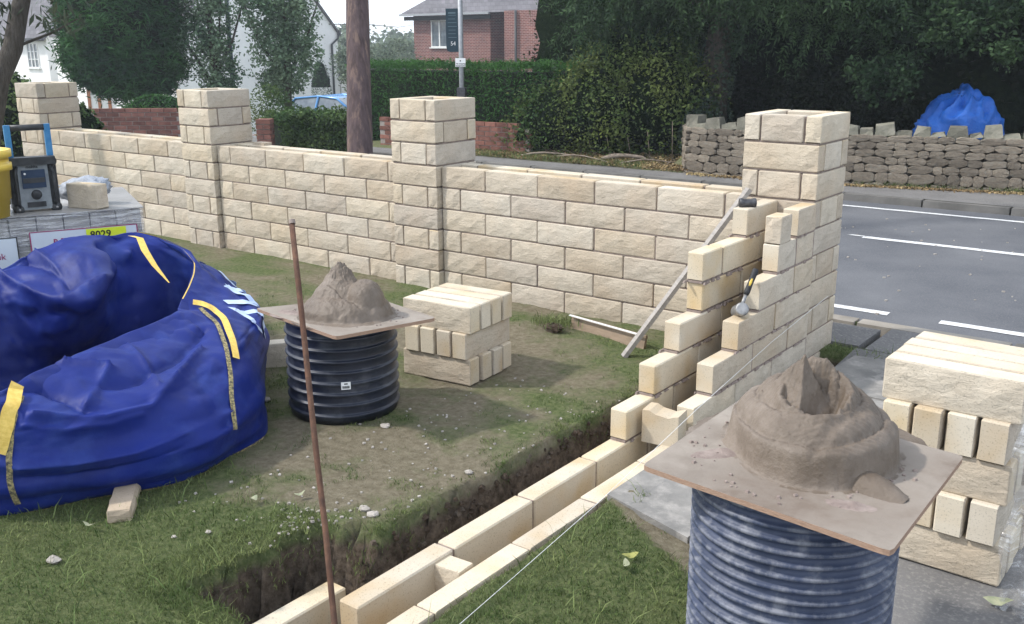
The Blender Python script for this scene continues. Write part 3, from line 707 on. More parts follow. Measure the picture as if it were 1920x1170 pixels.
def cs(y0, yend, P=.45, first=None):
    out = [y0]; k = y0+(first or P)
    while k < yend-.12: out.append(k); k += P
    out.append(yend); return out
YE = -.05
z_ = lambda n: ZT-HC*n
R_c = [(z_(0), [-.31, YE, .0][:2]), (z_(1), cs(-.54, YE, .225+.02, .245)), (z_(2), cs(-.7605, YE)), (z_(3), cs(-.99, YE)), (z_(4), cs(-1.239, YE)), (z_(5), cs(-1.43, YE)),
       (z_(6), [-3.66, -3.2124, -2.695, -2.2346, -1.78, -1.33, -.88, -.43, YE]), (z_(7), [-3.9, -3.45, -3.0, -2.55, -2.1, -1.65, -1.2, -.75, -.3, YE])]
L_c = [(z_(0), [-.449, YE]), (z_(1), cs(-.946, YE, .45, .225)), (z_(2), cs(-.942, YE)), (z_(3), cs(-1.1736, YE)), (z_(4), cs(-1.4076, YE)), (z_(5), cs(-1.6504, YE)),
       (z_(6), [-3.35, -2.8577, -2.3644, -1.8923, -1.44, -.99, -.54, YE]), (z_(7), [-3.55, -3.1, -2.65, -2.2, -1.75, -1.3, -.85, -.4, YE])]
leaf('stepped_wall', 'right hand leaf of the stepped cream block wall, nearer the road, rising to the corner pillar', XR0, math.pi/2, R_c, 'two leaves of the stepped return wall')
leaf('stepped_wall', 'left hand leaf of the stepped cream block wall, nearer the lawn, rising to the corner pillar', XL0, -math.pi/2, L_c, 'two leaves of the stepped return wall')
bgrp = 'loose walling blocks not yet laid'
def loose(x, y, z, Lb, rz, label, rough='front', rot=None, group=None, H=HB):
    o = put_block(None, x, y, z, Lb, rz, rough, 0, 'stone_block', H)
    if rot: o.rotation_euler = rot
    return tag(o, label, 'stone block', group or bgrp)
loose(XR0+TB/2, -.465, z_(1)+.0025, .135, math.pi/2, 'short cut block standing at the top of the right hand leaf, beside a dark gap', 'all')
# the chipped closer set across the end of the low course
def chipped():
    mb = MB(); W, T, H = .178, .10, .152
    prof = [(-W/2, H+.004), (-W/2+.035, H+.006), (-W/2+.065, H-.008), (0, H-.011), (W/2-.05, H-.016), (W/2-.02, H-.004), (W/2, H+.002)]
    for zz in (0,):
        pass
    n = len(prof); f = [(x, -T/2+random.uniform(-.002, .002), z) for x, z in prof]; b = [(x, T/2, z+.004) for x, z in prof]
    fb = [(x, -T/2, 0) for x, z in prof]; bb = [(x, T/2, 0) for x, z in prof]
    vs = f+b+fb+bb
    fs = [(i, i+1, n+i+1, n+i) for i in range(n-1)]+[(2*n+i, 2*n+i+1, i+1, i) for i in range(n-1)]+[(3*n+i+1, 3*n+i, n+i, n+i+1) for i in range(n-1)]
    fs += [(2*n, 0, n, 3*n), (3*n-1, 4*n-1, 2*n-1, n-1)]
    mb.add(vs, fs); return mb
tag(chipped().build('stone_block', M['sawn'], None, loc=(.352, -1.515, z_(6)-.004), rot=(0, 0, .1)), 'broken block with a chipped hollow top, set across the foot of the stepped wall', 'stone block', bgrp)
loose(.285, -2.925, z_(6)-HB-.012, .115, 0.06, 'short cream block wedged across the cavity in the trench', 'all')
loose(-.13, -3.33, z_(7)-HB, .45, -math.pi/2, 'lowest muddy block at the bottom end of the trench', 'front')
loose(-.02, -3.6, z_(7)-HB, .3, 0.2, 'second muddy block crossing the bottom end of the trench', 'front')

# ---------------------------------------------------------------- block stacks
SZ = .143
ordn = ['first', 'second', 'third', 'fourth', 'fifth', 'sixth']
def stack(cx, cy, rz, layers, name, short, topz, seed, W=.44, n=4, first_long_x=True):
    "layers from the top; alternate layers turned through a right angle"
    rs = random.Random(seed); c, s_ = math.cos(rz), math.sin(rz)
    for li in range(layers):
        z = topz-SZ*(li+1); lx = (li % 2 == 0) == first_long_x
        lay = ['top', 'second', 'third', 'fourth', 'bottom'][li if li < layers-1 else 4]
        for k in range(n):
            off = (k-(n-1)/2)*.104+rs.uniform(-.004, .004); along = rs.uniform(-.008, .008)
            lx_, ly_ = (along, off) if lx else (off, along)
            X, Y = cx+c*lx_-s_*ly_, cy+s_*lx_+c*ly_
            flip = 0 if lx else (math.pi/2)
            if lx: lab = '%s cream block back from the front in the %s layer of %s' % (ordn[k], lay, short)
            else: lab = '%s block end from the left in the %s layer of %s' % (ordn[k], lay, short)
            loose(X, Y, z, .44, rz+flip+rs.uniform(-.01, .01), lab, 'front' if k == 0 else ('both' if k == n-1 else 'front'), None, 'blocks in '+name)
            bpy.context.collection
stack(-1.03, -1.345, .10, 3, 'the small stack behind the rear pipe', 'the small stack', .432, 3)
stack(1.66, -1.80, -.02, 5, 'the large stack at the right edge', 'the large stack', .722, 5)
loose(-1.85, -1.83, 0.0, .44, .30*math.pi, 'long pale slab block lying between the blue bag and rear pipe', 'front', H=HB)
loose(-1.06, -3.37, gz(-1.06, -3.37)-.012, .40, R(141), 'loose tan block lying on the grass in front of the blue bag', 'all', H=.062)
bl_ = bpy.data.objects[[o.name for o in C.objects if o.get('label', '').startswith('loose tan block')][0]]
bl_.data = bl_.data.copy(); M['tan'] = rockmat('tan cast stone', (.44, .34, .22), (.54, .43, .30), (.42, .29, .15), .7, .3, .004); bl_.data.materials[0] = M['tan']; bl_.data.materials[1] = M['tan']

# ================================================================ MORTAR BOARDS, PIPES
def pipe(x, y, r, h, n_ribs, label, dusty=0, seed=1, mname='pipe'):
    t = thing('drainage_pipe', label, 'pipe', (x, y, 0), .4, 'offcuts of ribbed plastic pipe used as stands')
    prof = [(r*.9, .0), (r*.955, .004)]
    for k in range(n_ribs):
        z0 = h*k/n_ribs; p = h/n_ribs
        prof += ([(r*.95, z0+p*.12), (r*.955, z0+p*.3), (r*.985, z0+p*.38), (r, z0+p*.46), (r, z0+p*.68), (r*.985, z0+p*.76), (r*.955, z0+p*.84)] if n_ribs > 12 else [(r*.955, z0+p*.05), (r*.957, z0+p*.62), (r*.965, z0+p*.68), (r*.995, z0+p*.72), (r, z0+p*.77), (r, z0+p*.86), (r*.995, z0+p*.91), (r*.965, z0+p*.95), (r*.957, z0+p*.99)])
    prof += [(r*.95, h), (r*.90, h), (r*.88, h-.01), (r*.88, .0)]
    MB().lathe(prof, n=72).build('pipe_wall', M[mname], t, True)
    return t
def pipe_dusty_mat():
    m = mat('mortar splashed ribbed plastic', (.02, .03, .062), (.05, .064, .11), scale=9, rough=.55, spec=.4)
    t = m.node_tree; p = t.nodes['Principled BSDF']; src = p.inputs['Base Color'].links[0].from_socket
    tc = nd(t, 'ShaderNodeTexCoord')
    mp = nd(t, 'ShaderNodeMapping'); mp.inputs['Scale'].default_value = (1, 1, .55); t.links.new(tc.outputs['Object'], mp.inputs[0])
    n = nd(t, 'ShaderNodeTexNoise'); setin(n, Scale=16., Detail=9., Roughness=.7); t.links.new(mp.outputs[0], n.inputs['Vector'])
    # dust sits on the ribs: radius test
    sp = nd(t, 'ShaderNodeVectorMath', operation='MULTIPLY'); sp.inputs[1].default_value = (1, 1, 0); t.links.new(tc.outputs['Object'], sp.inputs[0])
    ln = nd(t, 'ShaderNodeVectorMath', operation='LENGTH'); t.links.new(sp.outputs[0], ln.inputs[0])
    mr = nd(t, 'ShaderNodeMapRange'); setin(mr, From_Min=.255, From_Max=.266, To_Min=0., To_Max=.13); t.links.new(ln.outputs['Value'], mr.inputs['Value'])
    ad = nd(t, 'ShaderNodeMath', operation='ADD'); t.links.new(n.outputs['Fac'], ad.inputs[0]); t.links.new(mr.outputs[0], ad.inputs[1])
    r = nd(t, 'ShaderNodeMapRange'); setin(r, From_Min=.56, From_Max=.76, To_Min=0., To_Max=.65); t.links.new(ad.outputs[0], r.inputs['Value'])
    mx = nd(t, 'ShaderNodeMix', data_type='RGBA'); mx.inputs['B'].default_value = (.27, .275, .30, 1)
    t.links.new(r.outputs[0], mx.inputs['Factor']); t.links.new(src, mx.inputs['A']); t.links.new(mx.outputs['Result'], p.inputs['Base Color'])
    return m
M['farkerb'] = M['kerb']
M['pipedust'] = pipe_dusty_mat()
p1 = pipe(-1.125, -2.115, .275, .488, 9, 'black ribbed plastic pipe standing on the lawn under the rear mortar board')
p2 = pipe(1.515, -2.955, .268, .684, 21, 'dusty blue grey ribbed pipe standing in the foreground under the near mortar board', mname='pipedust')
# barcode sticker on the rear pipe
d = (CAM-Vector((-1.125, -2.115, 0))); d.z = 0; d.normalize(); a0 = math.atan2(d.y, d.x)-.4+.03
stk = MB(); rr = .277
def cyl(a, z, r_=rr): return (r_*math.cos(a), r_*math.sin(a), z)
stk.add([cyl(a0-.08, .185), cyl(a0, .185), cyl(a0+.08, .185), cyl(a0-.08, .222), cyl(a0, .222), cyl(a0+.08, .222)], [(0, 1, 4, 3), (1, 2, 5, 4)])
so = stk.build('sticker', M['white'], p1)
bar = MB()
for k in range(13):
    a = a0-.06+k*.0095; bar.add([cyl(a, .19, rr+.0008), cyl(a+.006, .19, rr+.0008), cyl(a+.006, .203, rr+.0008), cyl(a, .203, rr+.0008)], [(0, 1, 2, 3)])
bar.add([cyl(a0-.03, .21, rr+.0008), cyl(a0+.03, .21, rr+.0008), cyl(a0+.03, .216, rr+.0008), cyl(a0-.03, .216, rr+.0008)], [(0, 1, 2, 3)])
bar.build('barcode', M['ink'], so)
def board(c4, ztop, th, label, grp='plywood mortar boards'):
    cx = sum(p[0] for p in c4)/4; cy = sum(p[1] for p in c4)/4
    o = []; n = len(c4)
    for i in range(n):
        p = Vector((*c4[i], 0)); a = Vector((*c4[i-1], 0)); b = Vector((*c4[(i+1) % n], 0)); r = .02
        u1 = (a-p).normalized(); u2 = (b-p).normalized()
        for t_ in (0, .5, 1):
            q = p+u1*r*(1-t_)**2+u2*r*t_**2; o.append((q.x-cx+random.uniform(-.001, .001), q.y-cy+random.uniform(-.001, .001)))
    mb = MB(); k = len(o)
    mb.add([(x, y, 0) for x, y in o], [tuple(range(k))], 0)
    mb.add([(x, y, -th) for x, y in o], [tuple(reversed(range(k)))], 0)
    mb.add([(x, y, 0) for x, y in o]+[(x, y, -th) for x, y in o], [(k+i, k+(i+1) % k, (i+1) % k, i) for i in range(k)], 1)
    return tag(mb.build('mortar_board', [M['ply'], M['plyedge']], None, loc=(cx, cy, ztop)), label, 'board', grp)
board([(-1.475, -2.35), (-.795, -2.45), (-.64, -1.955), (-1.165, -1.85)], .505, .016, 'stained plywood board on the rear pipe, carrying the rougher mortar heap')
board([(1.198, -3.215), (1.857, -3.286), (1.853, -2.655), (1.194, -2.585)], .70, .014, 'stained plywood board on the foreground pipe, carrying the large coiled mortar heap')
def heap(name, cx, cy, z, Rb, fn, label, nr=110, na=240, m_=None):
    vs = []; 
    for i in range(nr+1):
        r = Rb*1.12*(i/nr)
        for j in range(na):
            t = 2*math.pi*j/na; x, y = r*math.cos(t), r*math.sin(t)
            x += .006*fbm(x*30, y*30, 3.); y += .006*fbm(x*30, y*30, 7.)
            vs.append((x, y, fn(x, y)))
    vs = np.array(vs); fs = [(i*na+j, i*na+(j+1) % na, (i+1)*na+(j+1) % na, (i+1)*na+j) for i in range(nr) for j in range(na)]
    me = npmesh(name, vs, np.array(fs), m_ or M['wet'], True)
    return tag(link(name, me, None, (cx, cy, z)), label, 'mortar')
cv, cw = Vector((.32, -.95)), Vector((.95, .32))      # towards the camera and to the right, on plan
def smax(a, b, k=.02):
    h = max(k-abs(a-b), 0)/k; return max(a, b)+h*h*k*.25
def sstep(a, b, v):
    t = min(1, max(0, (v-a)/(b-a))); return t*t*(3-2*t)
def heap2(x, y):
    p = Vector((x, y)); f_ = p.dot(cv); w_ = p.dot(cw)
    th = math.atan2(w_, f_); e = 1+.07*math.sin(th*2+.6)+.05*math.sin(3*th+2)+.02*fbm(x*12, y*12)
    r = math.hypot(x, y)/(.232*e)
    if r > 1.08: return -.002
    h = 0.
    # one thick fold coiled upwards, its seams crossing the front on the slant
    rn = min(1.08, r); t3 = (math.atan2(w_-.01, -f_)+math.pi)/(2*math.pi)
    h = .045*sstep(1.0, .94, rn)+.205*max(0, 1-rn)**.85
    sc_ = (1-rn)/.25+t3*1.0+.35+.05*fbm(x*9, y*9, 1.); fr_ = sc_-math.floor(sc_)
    h += .022*math.sqrt(max(0, 1-(2*fr_-1)**2))*sstep(1.03, .93, rn)
    # scooped crater opening towards the camera, with a torn rim
    q = math.hypot((w_-.005)/.082, (f_-.06)/.085)+.10*fbm(x*30, y*30, 4.)
    h -= (.085+.25*max(0, f_-.03))*(1-sstep(.55, 1.05, q)); h += .010*math.exp(-((q-1.12)/.10)**2)
    # diagonal trowel cut down the right front
    dl = (w_-.10)*.80+(f_-.10)*.55; h -= .010*math.exp(-(dl/.012)**2)*sstep(-.02, .05, w_)*sstep(.25, .12, h)
    # standing peak left of the crater with one clean cut face
    px_, py_ = w_+.030, f_-.002
    pk = .272-max(px_*1.9, -px_*1.1)-abs(py_-.02)*1.5+.010*fbm(x*60, y*60, 2.)*(1 if px_ < .012 else .1)
    if pk > h: h = pk
    h += .0016*math.sin(f_*520+w_*160+4*fbm(x*6, y*6))*sstep(.04, .10, h)*sstep(.30, .5, r)
    h += .0025*fbm(x*22, y*22)+.0012*fbm(x*90, y*90)
    if r > .97: h *= max(0, (1.08-r)/.11)
    return h
heap('mortar_heap', 1.51, -2.86, .70, .30, heap2, 'large coiled heap of wet brown mortar with a scooped top, on the foreground board')
def lobe(x, y):
    p = Vector((x, y)); f_ = p.dot(cv); w_ = p.dot(cw)
    q = math.hypot((w_*.8+f_*.6)/.15, (f_*.8-w_*.6)/.052)
    return .040*(max(0, 1-q*q))**.7+.002*fbm(x*40, y*40)-.001 if q < 1 else -.003
heap('mortar_lump', 1.512+cw.x*.115+cv.x*.165, -2.86+cw.y*.115+cv.y*.165, .70, .13, lobe, 'smooth tongue of mortar beside the front of the coiled heap', 30, 70)
def heap1(x, y):
    p = Vector((x, y)); f_ = p.dot(cv); w_ = p.dot(cw)
    e = 1+.10*fbm(x*7+3, y*7, 1.); r = math.hypot(w_/.225, f_/.195)/e
    if r > 1.1: return -.002
    h = .10*math.sqrt(max(0, 1-min(1, r)**3.2))
    def ball(a, b, ra, rb, hh):
        q = math.hypot((w_-a)/ra, (f_-b)/rb)+.03*fbm(x*10, y*10, a*9); return hh*(max(0, 1-abs(q)**2.6))**.5 if q < 1 else 0
    for B_ in ((.105, .0, .10, .11, .172), (-.035, -.02, .165, .125, .165), (-.05, -.045, .115, .075, .205), (.01, .085, .165, .085, .095)):
        h = smax(h, ball(*B_), .02)
    tq = math.hypot((w_+.045)/.06, (f_+.05)/.04); h += .028*max(0, 1-tq*tq)+.022*fbm(x*38, y*38, 6.)*sstep(.15, .19, h)*sstep(.05, -.02, w_)
    fd_ = (w_+.02)*.35-(f_-.055); h -= .014*math.exp(-(fd_/.008)**2)*sstep(.04, .08, h)*sstep(.14, .05, abs(w_-.02))
    h += .009*fbm(x*15, y*15, 2.)*sstep(.02, .12, h)+.002*fbm(x*70, y*70)
    return h*(1 if r < .95 else max(0, (1.1-r)/.15))
heap('mortar_heap', -1.03, -2.16, .505, .24, heap1, 'rough lumpy heap of wet mortar on the rear board, below the third pillar')
# smears on the boards
for cx, cy, zz, n, lab in ((1.36, -3.02, .7, 26, 1), (-1.2, -2.25, .505, 16, 2)):
    pass

mb = MB()
for (cx, cy, zz, rx_, ry_, n) in ((1.51, -2.93, .70, .29, .30, 70), (-1.03, -2.16, .505, .30, .24, 50)):
    for k in range(n):
        a = random.uniform(0, 6.28); q = random.uniform(.72, 1.0); x, y = cx+math.cos(a)*rx_*q, cy+math.sin(a)*ry_*q; r = random.uniform(.002, .006)
        mb.box((x, y, zz+r*.4), (r*2, r*1.6, r*1.1), random.uniform(0, 3), rx=random.uniform(-.4, .4), taper=.7)
mb.build('mortar_crumbs', M['mortar'], kind='stuff')
def smear(cx, cy, z, rx_, ry_, rz_, label):
    f_ = lambda x, y: .0055*max(0, 1-(x/rx_)**2-(y/ry_)**2)+.002*fbm(x*40, y*40)*(1 if (x/rx_)**2+(y/ry_)**2 < .8 else 0)-.0012
    o = heap('mortar_smear', cx, cy, z, max(rx_, ry_), f_, label, 16, 40, M['mortar']); o.rotation_euler[2] = rz_; return o
smear(1.33, -3.02, .70, .10, .035, .9, 'thin smear of drying mortar on the left side of the near board')
smear(1.71, -3.12, .70, .07, .03, .2, 'thin smear of drying mortar near the front right corner of the near board')
smear(-1.27, -2.30, .505, .09, .04, .2, 'thin smear of drying mortar at the left of the rear board')
mb = MB()
for k in range(90):
    x, y = random.uniform(-1, 3), random.uniform(1.1, 5.6); r = random.uniform(.004, .012); mb.box((x, y, -.077), (r*2, r*1.4, r), random.uniform(0, 3))
mb.build('road_grit', M['scrap'], kind='stuff')

# ================================================================ TOOLS AND STICKS
rd0, rd1 = pt(628, 1165, 2.9), pt(548, 420, 3.25)
dirn = (rd1-rd0).normalized(); base = rd0-dirn*.32
pts = [base+dirn*(rd1-base).length*i/8+Vector((random.uniform(-.002, .002), random.uniform(-.002, .002), 0)) for i in range(9)]
t = thing('steel_rod', 'long rusty steel rod leaning upright at the edge of the trench', 'rod', base)
MB().tube([p-base for p in pts], .0092, 12).build('shaft', M['rust'], t, True)
MB().tube([rd1-base, rd1-base+dirn*.014], .0108, 12).build('painted_tip', M['mortar'], t)
# leaning strut
a, b = Vector((-.415, -.60, .0)), Vector((.075, -.10, .955))
t = (b-a); Ls = t.length; q = t.to_track_quat('Z', 'Y')
o = MB().box((0, 0, Ls/2), (.05, .024, Ls)).build('strut', M['plank'], None, loc=a); 
xax = Vector((.72, -.69, .0)); xax = (xax-t.normalized()*xax.dot(t.normalized())).normalized(); yax = t.normalized().cross(xax)
mm = Matrix.Identity(4)
for i in range(3): mm[i][0] = xax[i]; mm[i][1] = yax[i]; mm[i][2] = t.normalized()[i]; mm[i][3] = a[i]
o.matrix_world = mm; tag(o, 'grey timber strut leaning from the grass against the wall near the corner pillar', 'timber')
# club hammer with black and yellow handle
def hammer(base_, tip, label, handle=True, hs=1., side=(.79, .61, 0)):
    base_, tip = Vector(base_), Vector(tip); t = thing('club_hammer', label, 'hammer', base_); ax = (tip-base_).normalized()
    side = Vector(side); side = (side-ax*side.dot(ax)).normalized(); nrm = ax.cross(side)
    hl = MB(); c = Vector((0, 0, 0))
    seg = [(-.048, .02), (-.046, .026), (-.035, .028), (-.02, .022), (.02, .022), (.035, .028), (.046, .026), (.048, .02)]
    hl.tube([c+nrm*s*hs for s, r in seg], [r*hs for s, r in seg], 14); hl.build('head', M['steel'] if handle else M['darksteel'], t, True)
    if handle:
        MB().tube([ax*.015, ax*.09], [.010, .009], 10).build('neck', M['steel'], t, True)
        MB().tube([ax*.085, ax*.10, ax*.15, ax*.21, ax*.225], [.012, .0155, .0135, .016, .013], 12).build('grip', M['rubber'], t, True)
        off = (CAM-base_).normalized(); off = (off-ax*off.dot(ax)).normalized()
        MB().tube([ax*.105+off*.007, ax*.15+off*.006, ax*.20+off*.007], [.006, .0095, .006], 8).build('grip_inlay', M['yellowp'], t, True)
    return t
hammer((.405, -.875, z_(3)+.031), pt(1413, 516, (Vector((.41, -.79, .62))-CAM).dot(fw)), 'club hammer with black and yellow handle resting head down on a step of the wall', hs=1.25)
hammer((.19, -.37, z_(0)+.022), (.19, -.37, z_(0)+.2), 'dark steel hammer head lying on the wall top beside the corner pillar', False, .95, (-.61, .79, 0))
# string line
sa = Vector((.467, -3.6, -.28)); s1 = Vector((.467, -2.732, -.297))
mb = MB(); mb.tube([(.66, -3.75, .03), (.60, -3.0, .052), (.55, -2.4, .07), (.50, -1.5, .16), (.468, -.6, .25), (.466, .2, .33)], .0012, 6); 
tag(mb.build('string_line', M['string']), 'taut white builder\'s string running along the wall and over the turf', 'string')
# shuttering board and mud at the base of the long wall
tag(MB().box((-.70, -.33, .01), (.62, .018, .14), math.atan2(-.10, .5), rx=-.25).build('buried_board', M['wood']), 'brown board with a pale top edge set into the ground along the wall foot', 'board')
mb = MB().box((0, 0, 0), (.62, .014, .006)); tag(mb.build('board_edge', M['white'], None, loc=(-.70, -.348, .083), rot=(0, 0, math.atan2(-.10, .5))), 'white strip along the top of the buried board by the wall', 'strip')
pebble(-1.03, -.42, .07, 'dark muddy sod kicked up against the foot of the long wall', 'soil', 'sod', 'sod')
tu = [(random.gauss(-1.08, .07), random.gauss(-.36, .05), .03) for _ in range(500)]
link('sod_grass', blades('sod_grass', tu, .05, .004), kind='stuff')

# ================================================================ BLUE BULK BAG
cen = Vector((-1.95, -3.0, .03))
cols = [ # base, low, up, rim, inner upper, inner lower
 [(-1.33, -3.76, 0), (-1.27, -3.76, .18), (-1.30, -3.76, .36), (-1.36, -3.78, .505), (-1.50, -3.7, .38), (-1.6, -3.5, .1)],
 [(-1.17, -3.44, 0), (-1.05, -3.43, .17), (-1.17, -3.46, .37), (-1.46, -3.46, .49), (-1.60, -3.42, .33), (-1.65, -3.35, .1)],
 [(-1.02, -3.14, 0), (-.94, -3.10, .17), (-1.14, -3.15, .37), (-1.58, -3.22, .475), (-1.72, -3.2, .3), (-1.7, -3.15, .1)],
 [(-1.07, -2.86, 0), (-1.01, -2.84, .18), (-1.22, -2.88, .39), (-1.66, -2.95, .485), (-1.80, -2.95, .3), (-1.75, -2.95, .1)],
 [(-1.16, -2.58, 0), (-1.17, -2.60, .2), (-1.34, -2.61, .41), (-1.76, -2.62, .49), (-1.88, -2.68, .3), (-1.8, -2.75, .1)],
 [(-1.50, -2.36, 0), (-1.48, -2.31, .2), (-1.64, -2.22, .41), (-1.86, -2.52, .50), (-1.98, -2.55, .32), (-1.9, -2.65, .1)],
 [(-1.74, -2.20, 0), (-1.72, -2.10, .22), (-1.88, -2.03, .43), (-2.10, -2.26, .575), (-2.18, -2.38, .36), (-2.0, -2.6, .1)],
 [(-2.02, -2.06, 0), (-2.02, -1.97, .24), (-2.15, -1.98, .47), (-2.32, -2.14, .655), (-2.32, -2.30, .42), (-2.1, -2.55, .1)],
 [(-2.40, -2.10, 0), (-2.44, -2.05, .25), (-2.50, -2.06, .5), (-2.60, -2.22, .735), (-2.50, -2.34, .45), (-2.2, -2.6, .1)],
 [(-2.44, -2.40, 0), (-2.52, -2.38, .25), (-2.60, -2.38, .5), (-2.64, -2.42, .745), (-2.40, -2.50, .52), (-2.25, -2.8, .1)],
 [(-2.44, -2.62, 0), (-2.52, -2.62, .25), (-2.60, -2.60, .5), (-2.66, -2.60, .76), (-2.06, -2.80, .60), (-2.28, -2.9, .1)],
 [(-2.42, -2.85, 0), (-2.52, -2.85, .25), (-2.62, -2.85, .5), (-2.72, -2.80, .70), (-2.10, -2.96, .56), (-2.3, -3.0, .1)],
 [(-2.40, -3.10, 0), (-2.5, -3.1, .25), (-2.6, -3.1, .46), (-2.74, -3.06, .655), (-2.42, -3.14, .52), (-2.3, -3.1, .1)],
 [(-2.35, -3.45, 0), (-2.5, -3.5, .22), (-2.55, -3.5, .42), (-2.70, -3.50, .98), (-2.4, -3.4, .4), (-2.2, -3.3, .1)],  # rims out of view from here on raised to shade the bag's inside
 [(-2.05, -3.75, 0), (-2.05, -3.85, .2), (-2.15, -3.92, .45), (-2.25, -3.95, 1.02), (-2.05, -3.7, .35), (-2.0, -3.5, .1)],
 [(-1.65, -3.82, 0), (-1.65, -3.9, .2), (-1.72, -3.95, .40), (-1.74, -4.0, .82), (-1.7, -3.74, .35), (-1.75, -3.55, .1)]]
def inside(c, k):
    r_, u_, l_ = Vector(c[3]), Vector(c[2]), Vector(c[1]); ce = Vector((-1.95, -3.0, 0))
    def inn(p, d): 
        q = Vector((ce.x-p.x, ce.y-p.y, 0)).normalized(); return Vector((p.x, p.y, p.z))+q*d
    iu = inn(r_.lerp(u_, .75), .10); iu.z = r_.z-.12
    if k in (10, 11): iu = Vector(c[4])
    il = inn(u_.lerp(l_, .8), .14); il.z = .17
    fl = inn(l_, .34); fl.z = .09
    return [list(iu), list(il), list(fl)]
CT = np.array([[list(p) for p in c[:4]]+inside(c, k)+[list(cen)] for k, c in enumerate(cols)]); nU, nVv = CT.shape[:2]
def cat1(A, t, closed):
    n = len(A); i = np.floor(t).astype(int); f_ = (t-i)[..., None]
    def g(k): return A[(k % n) if closed else np.clip(k, 0, n-1)]
    p0, p1_, p2_, p3 = g(i-1), g(i), g(i+1), g(i+2); sh = f_.reshape(f_.shape[:1]+(1,)*(A.ndim-1))
    return .5*((2*p1_)+(-p0+p2_)*sh+(2*p0-5*p1_+4*p2_-p3)*sh**2+(-p0+3*p1_-3*p2_+p3)*sh**3)
NU, NV = 420, 200
A1 = cat1(CT, np.linspace(0, nU, NU, endpoint=False), True)
KO = 110                                    # rows on the outside, up to the rim
def lin(A, t):
    i = np.clip(np.floor(t).astype(int), 0, len(A)-2); f_ = (t-i)[:, None, None]; return A[i]*(1-f_)+A[i+1]*f_
vo = np.linspace(0, 3, KO); vi = np.linspace(0, nVv-4, NV-KO+1)[1:]
AT = A1.transpose(1, 0, 2)
outer = .75*cat1(AT[:4], vo, False)+.25*lin(AT[:4], vo); inner = .7*cat1(AT[3:], vi, False)+.3*lin(AT[3:], vi)
A2 = np.concatenate([outer, inner]).transpose(1, 0, 2); vt = np.concatenate([vo, vi+3])
du = np.roll(A2, -1, 0)-np.roll(A2, 1, 0); dv = np.gradient(A2, axis=1); N_ = np.cross(du, dv); N_ /= np.linalg.norm(N_, axis=2)[..., None]+1e-9
SG = 1. if N_[int(NU*2.5/nU), 20][0] > 0 else -1.
def facets(nu, nv, seed, warp):
    "crumpled cloth: random heights on a jittered lattice, joined by flat triangles"
    rr = np.random.default_rng(seed); Hh = rr.uniform(-1, 1, (nu, nv+2)); out = np.zeros((NU, NV))
    for i in range(NU):
        for j in range(NV):
            p = A2[i, j]; a = i/NU*nu+warp*noise.noise(Vector((p[0]*3+seed, p[1]*3, p[2]*3))); b = min(max(j/NV*nv+warp*noise.noise(Vector((p[0]*3, p[1]*3+seed, p[2]*3+9))), 0), nv-.001)
            ia_, ib = int(math.floor(a)), int(b); fa, fb_ = a-ia_, b-ib
            h00, h10, h01, h11 = Hh[ia_ % nu, ib], Hh[(ia_+1) % nu, ib], Hh[ia_ % nu, ib+1], Hh[(ia_+1) % nu, ib+1]
            if (ia_+ib) % 2: out[i, j] = h00+(h10-h00)*fa+(h11-h10)*fb_ if fa > fb_ else h00+(h11-h01)*fa+(h01-h00)*fb_
            else: out[i, j] = h00+(h10-h00)*fa+(h01-h00)*fb_ if fa+fb_ < 1 else h11+(h01-h11)*(1-fa)+(h10-h11)*(1-fb_)
    return out
D1, D2 = facets(26, 15, 4, 1.1), facets(62, 34, 9, 1.4)
sv = np.interp(vt, [0, .3, 1.2, 1.8, 2.9, 3.0, 3.15, 3.6, 5, 6.5, 7], [0, .2, .25, .75, .85, .4, .4, .9, 1., .6, .3])
D0 = facets(13, 9, 21, .8)
Cr = np.zeros((NU, NV))
for i in range(NU):
    for j in range(NV):
        p = A2[i, j]; q_ = Vector((p[0]*5+p[2]*4, p[1]*5-p[2]*3, p[2]*11+p[1]*2)); Cr[i, j] = abs(noise.noise(q_))+.5*abs(noise.noise(q_*2.3))
disp = (D0*.032+D1*.024+D2*.007+(.25-Cr)*.016)*sv[None, :]
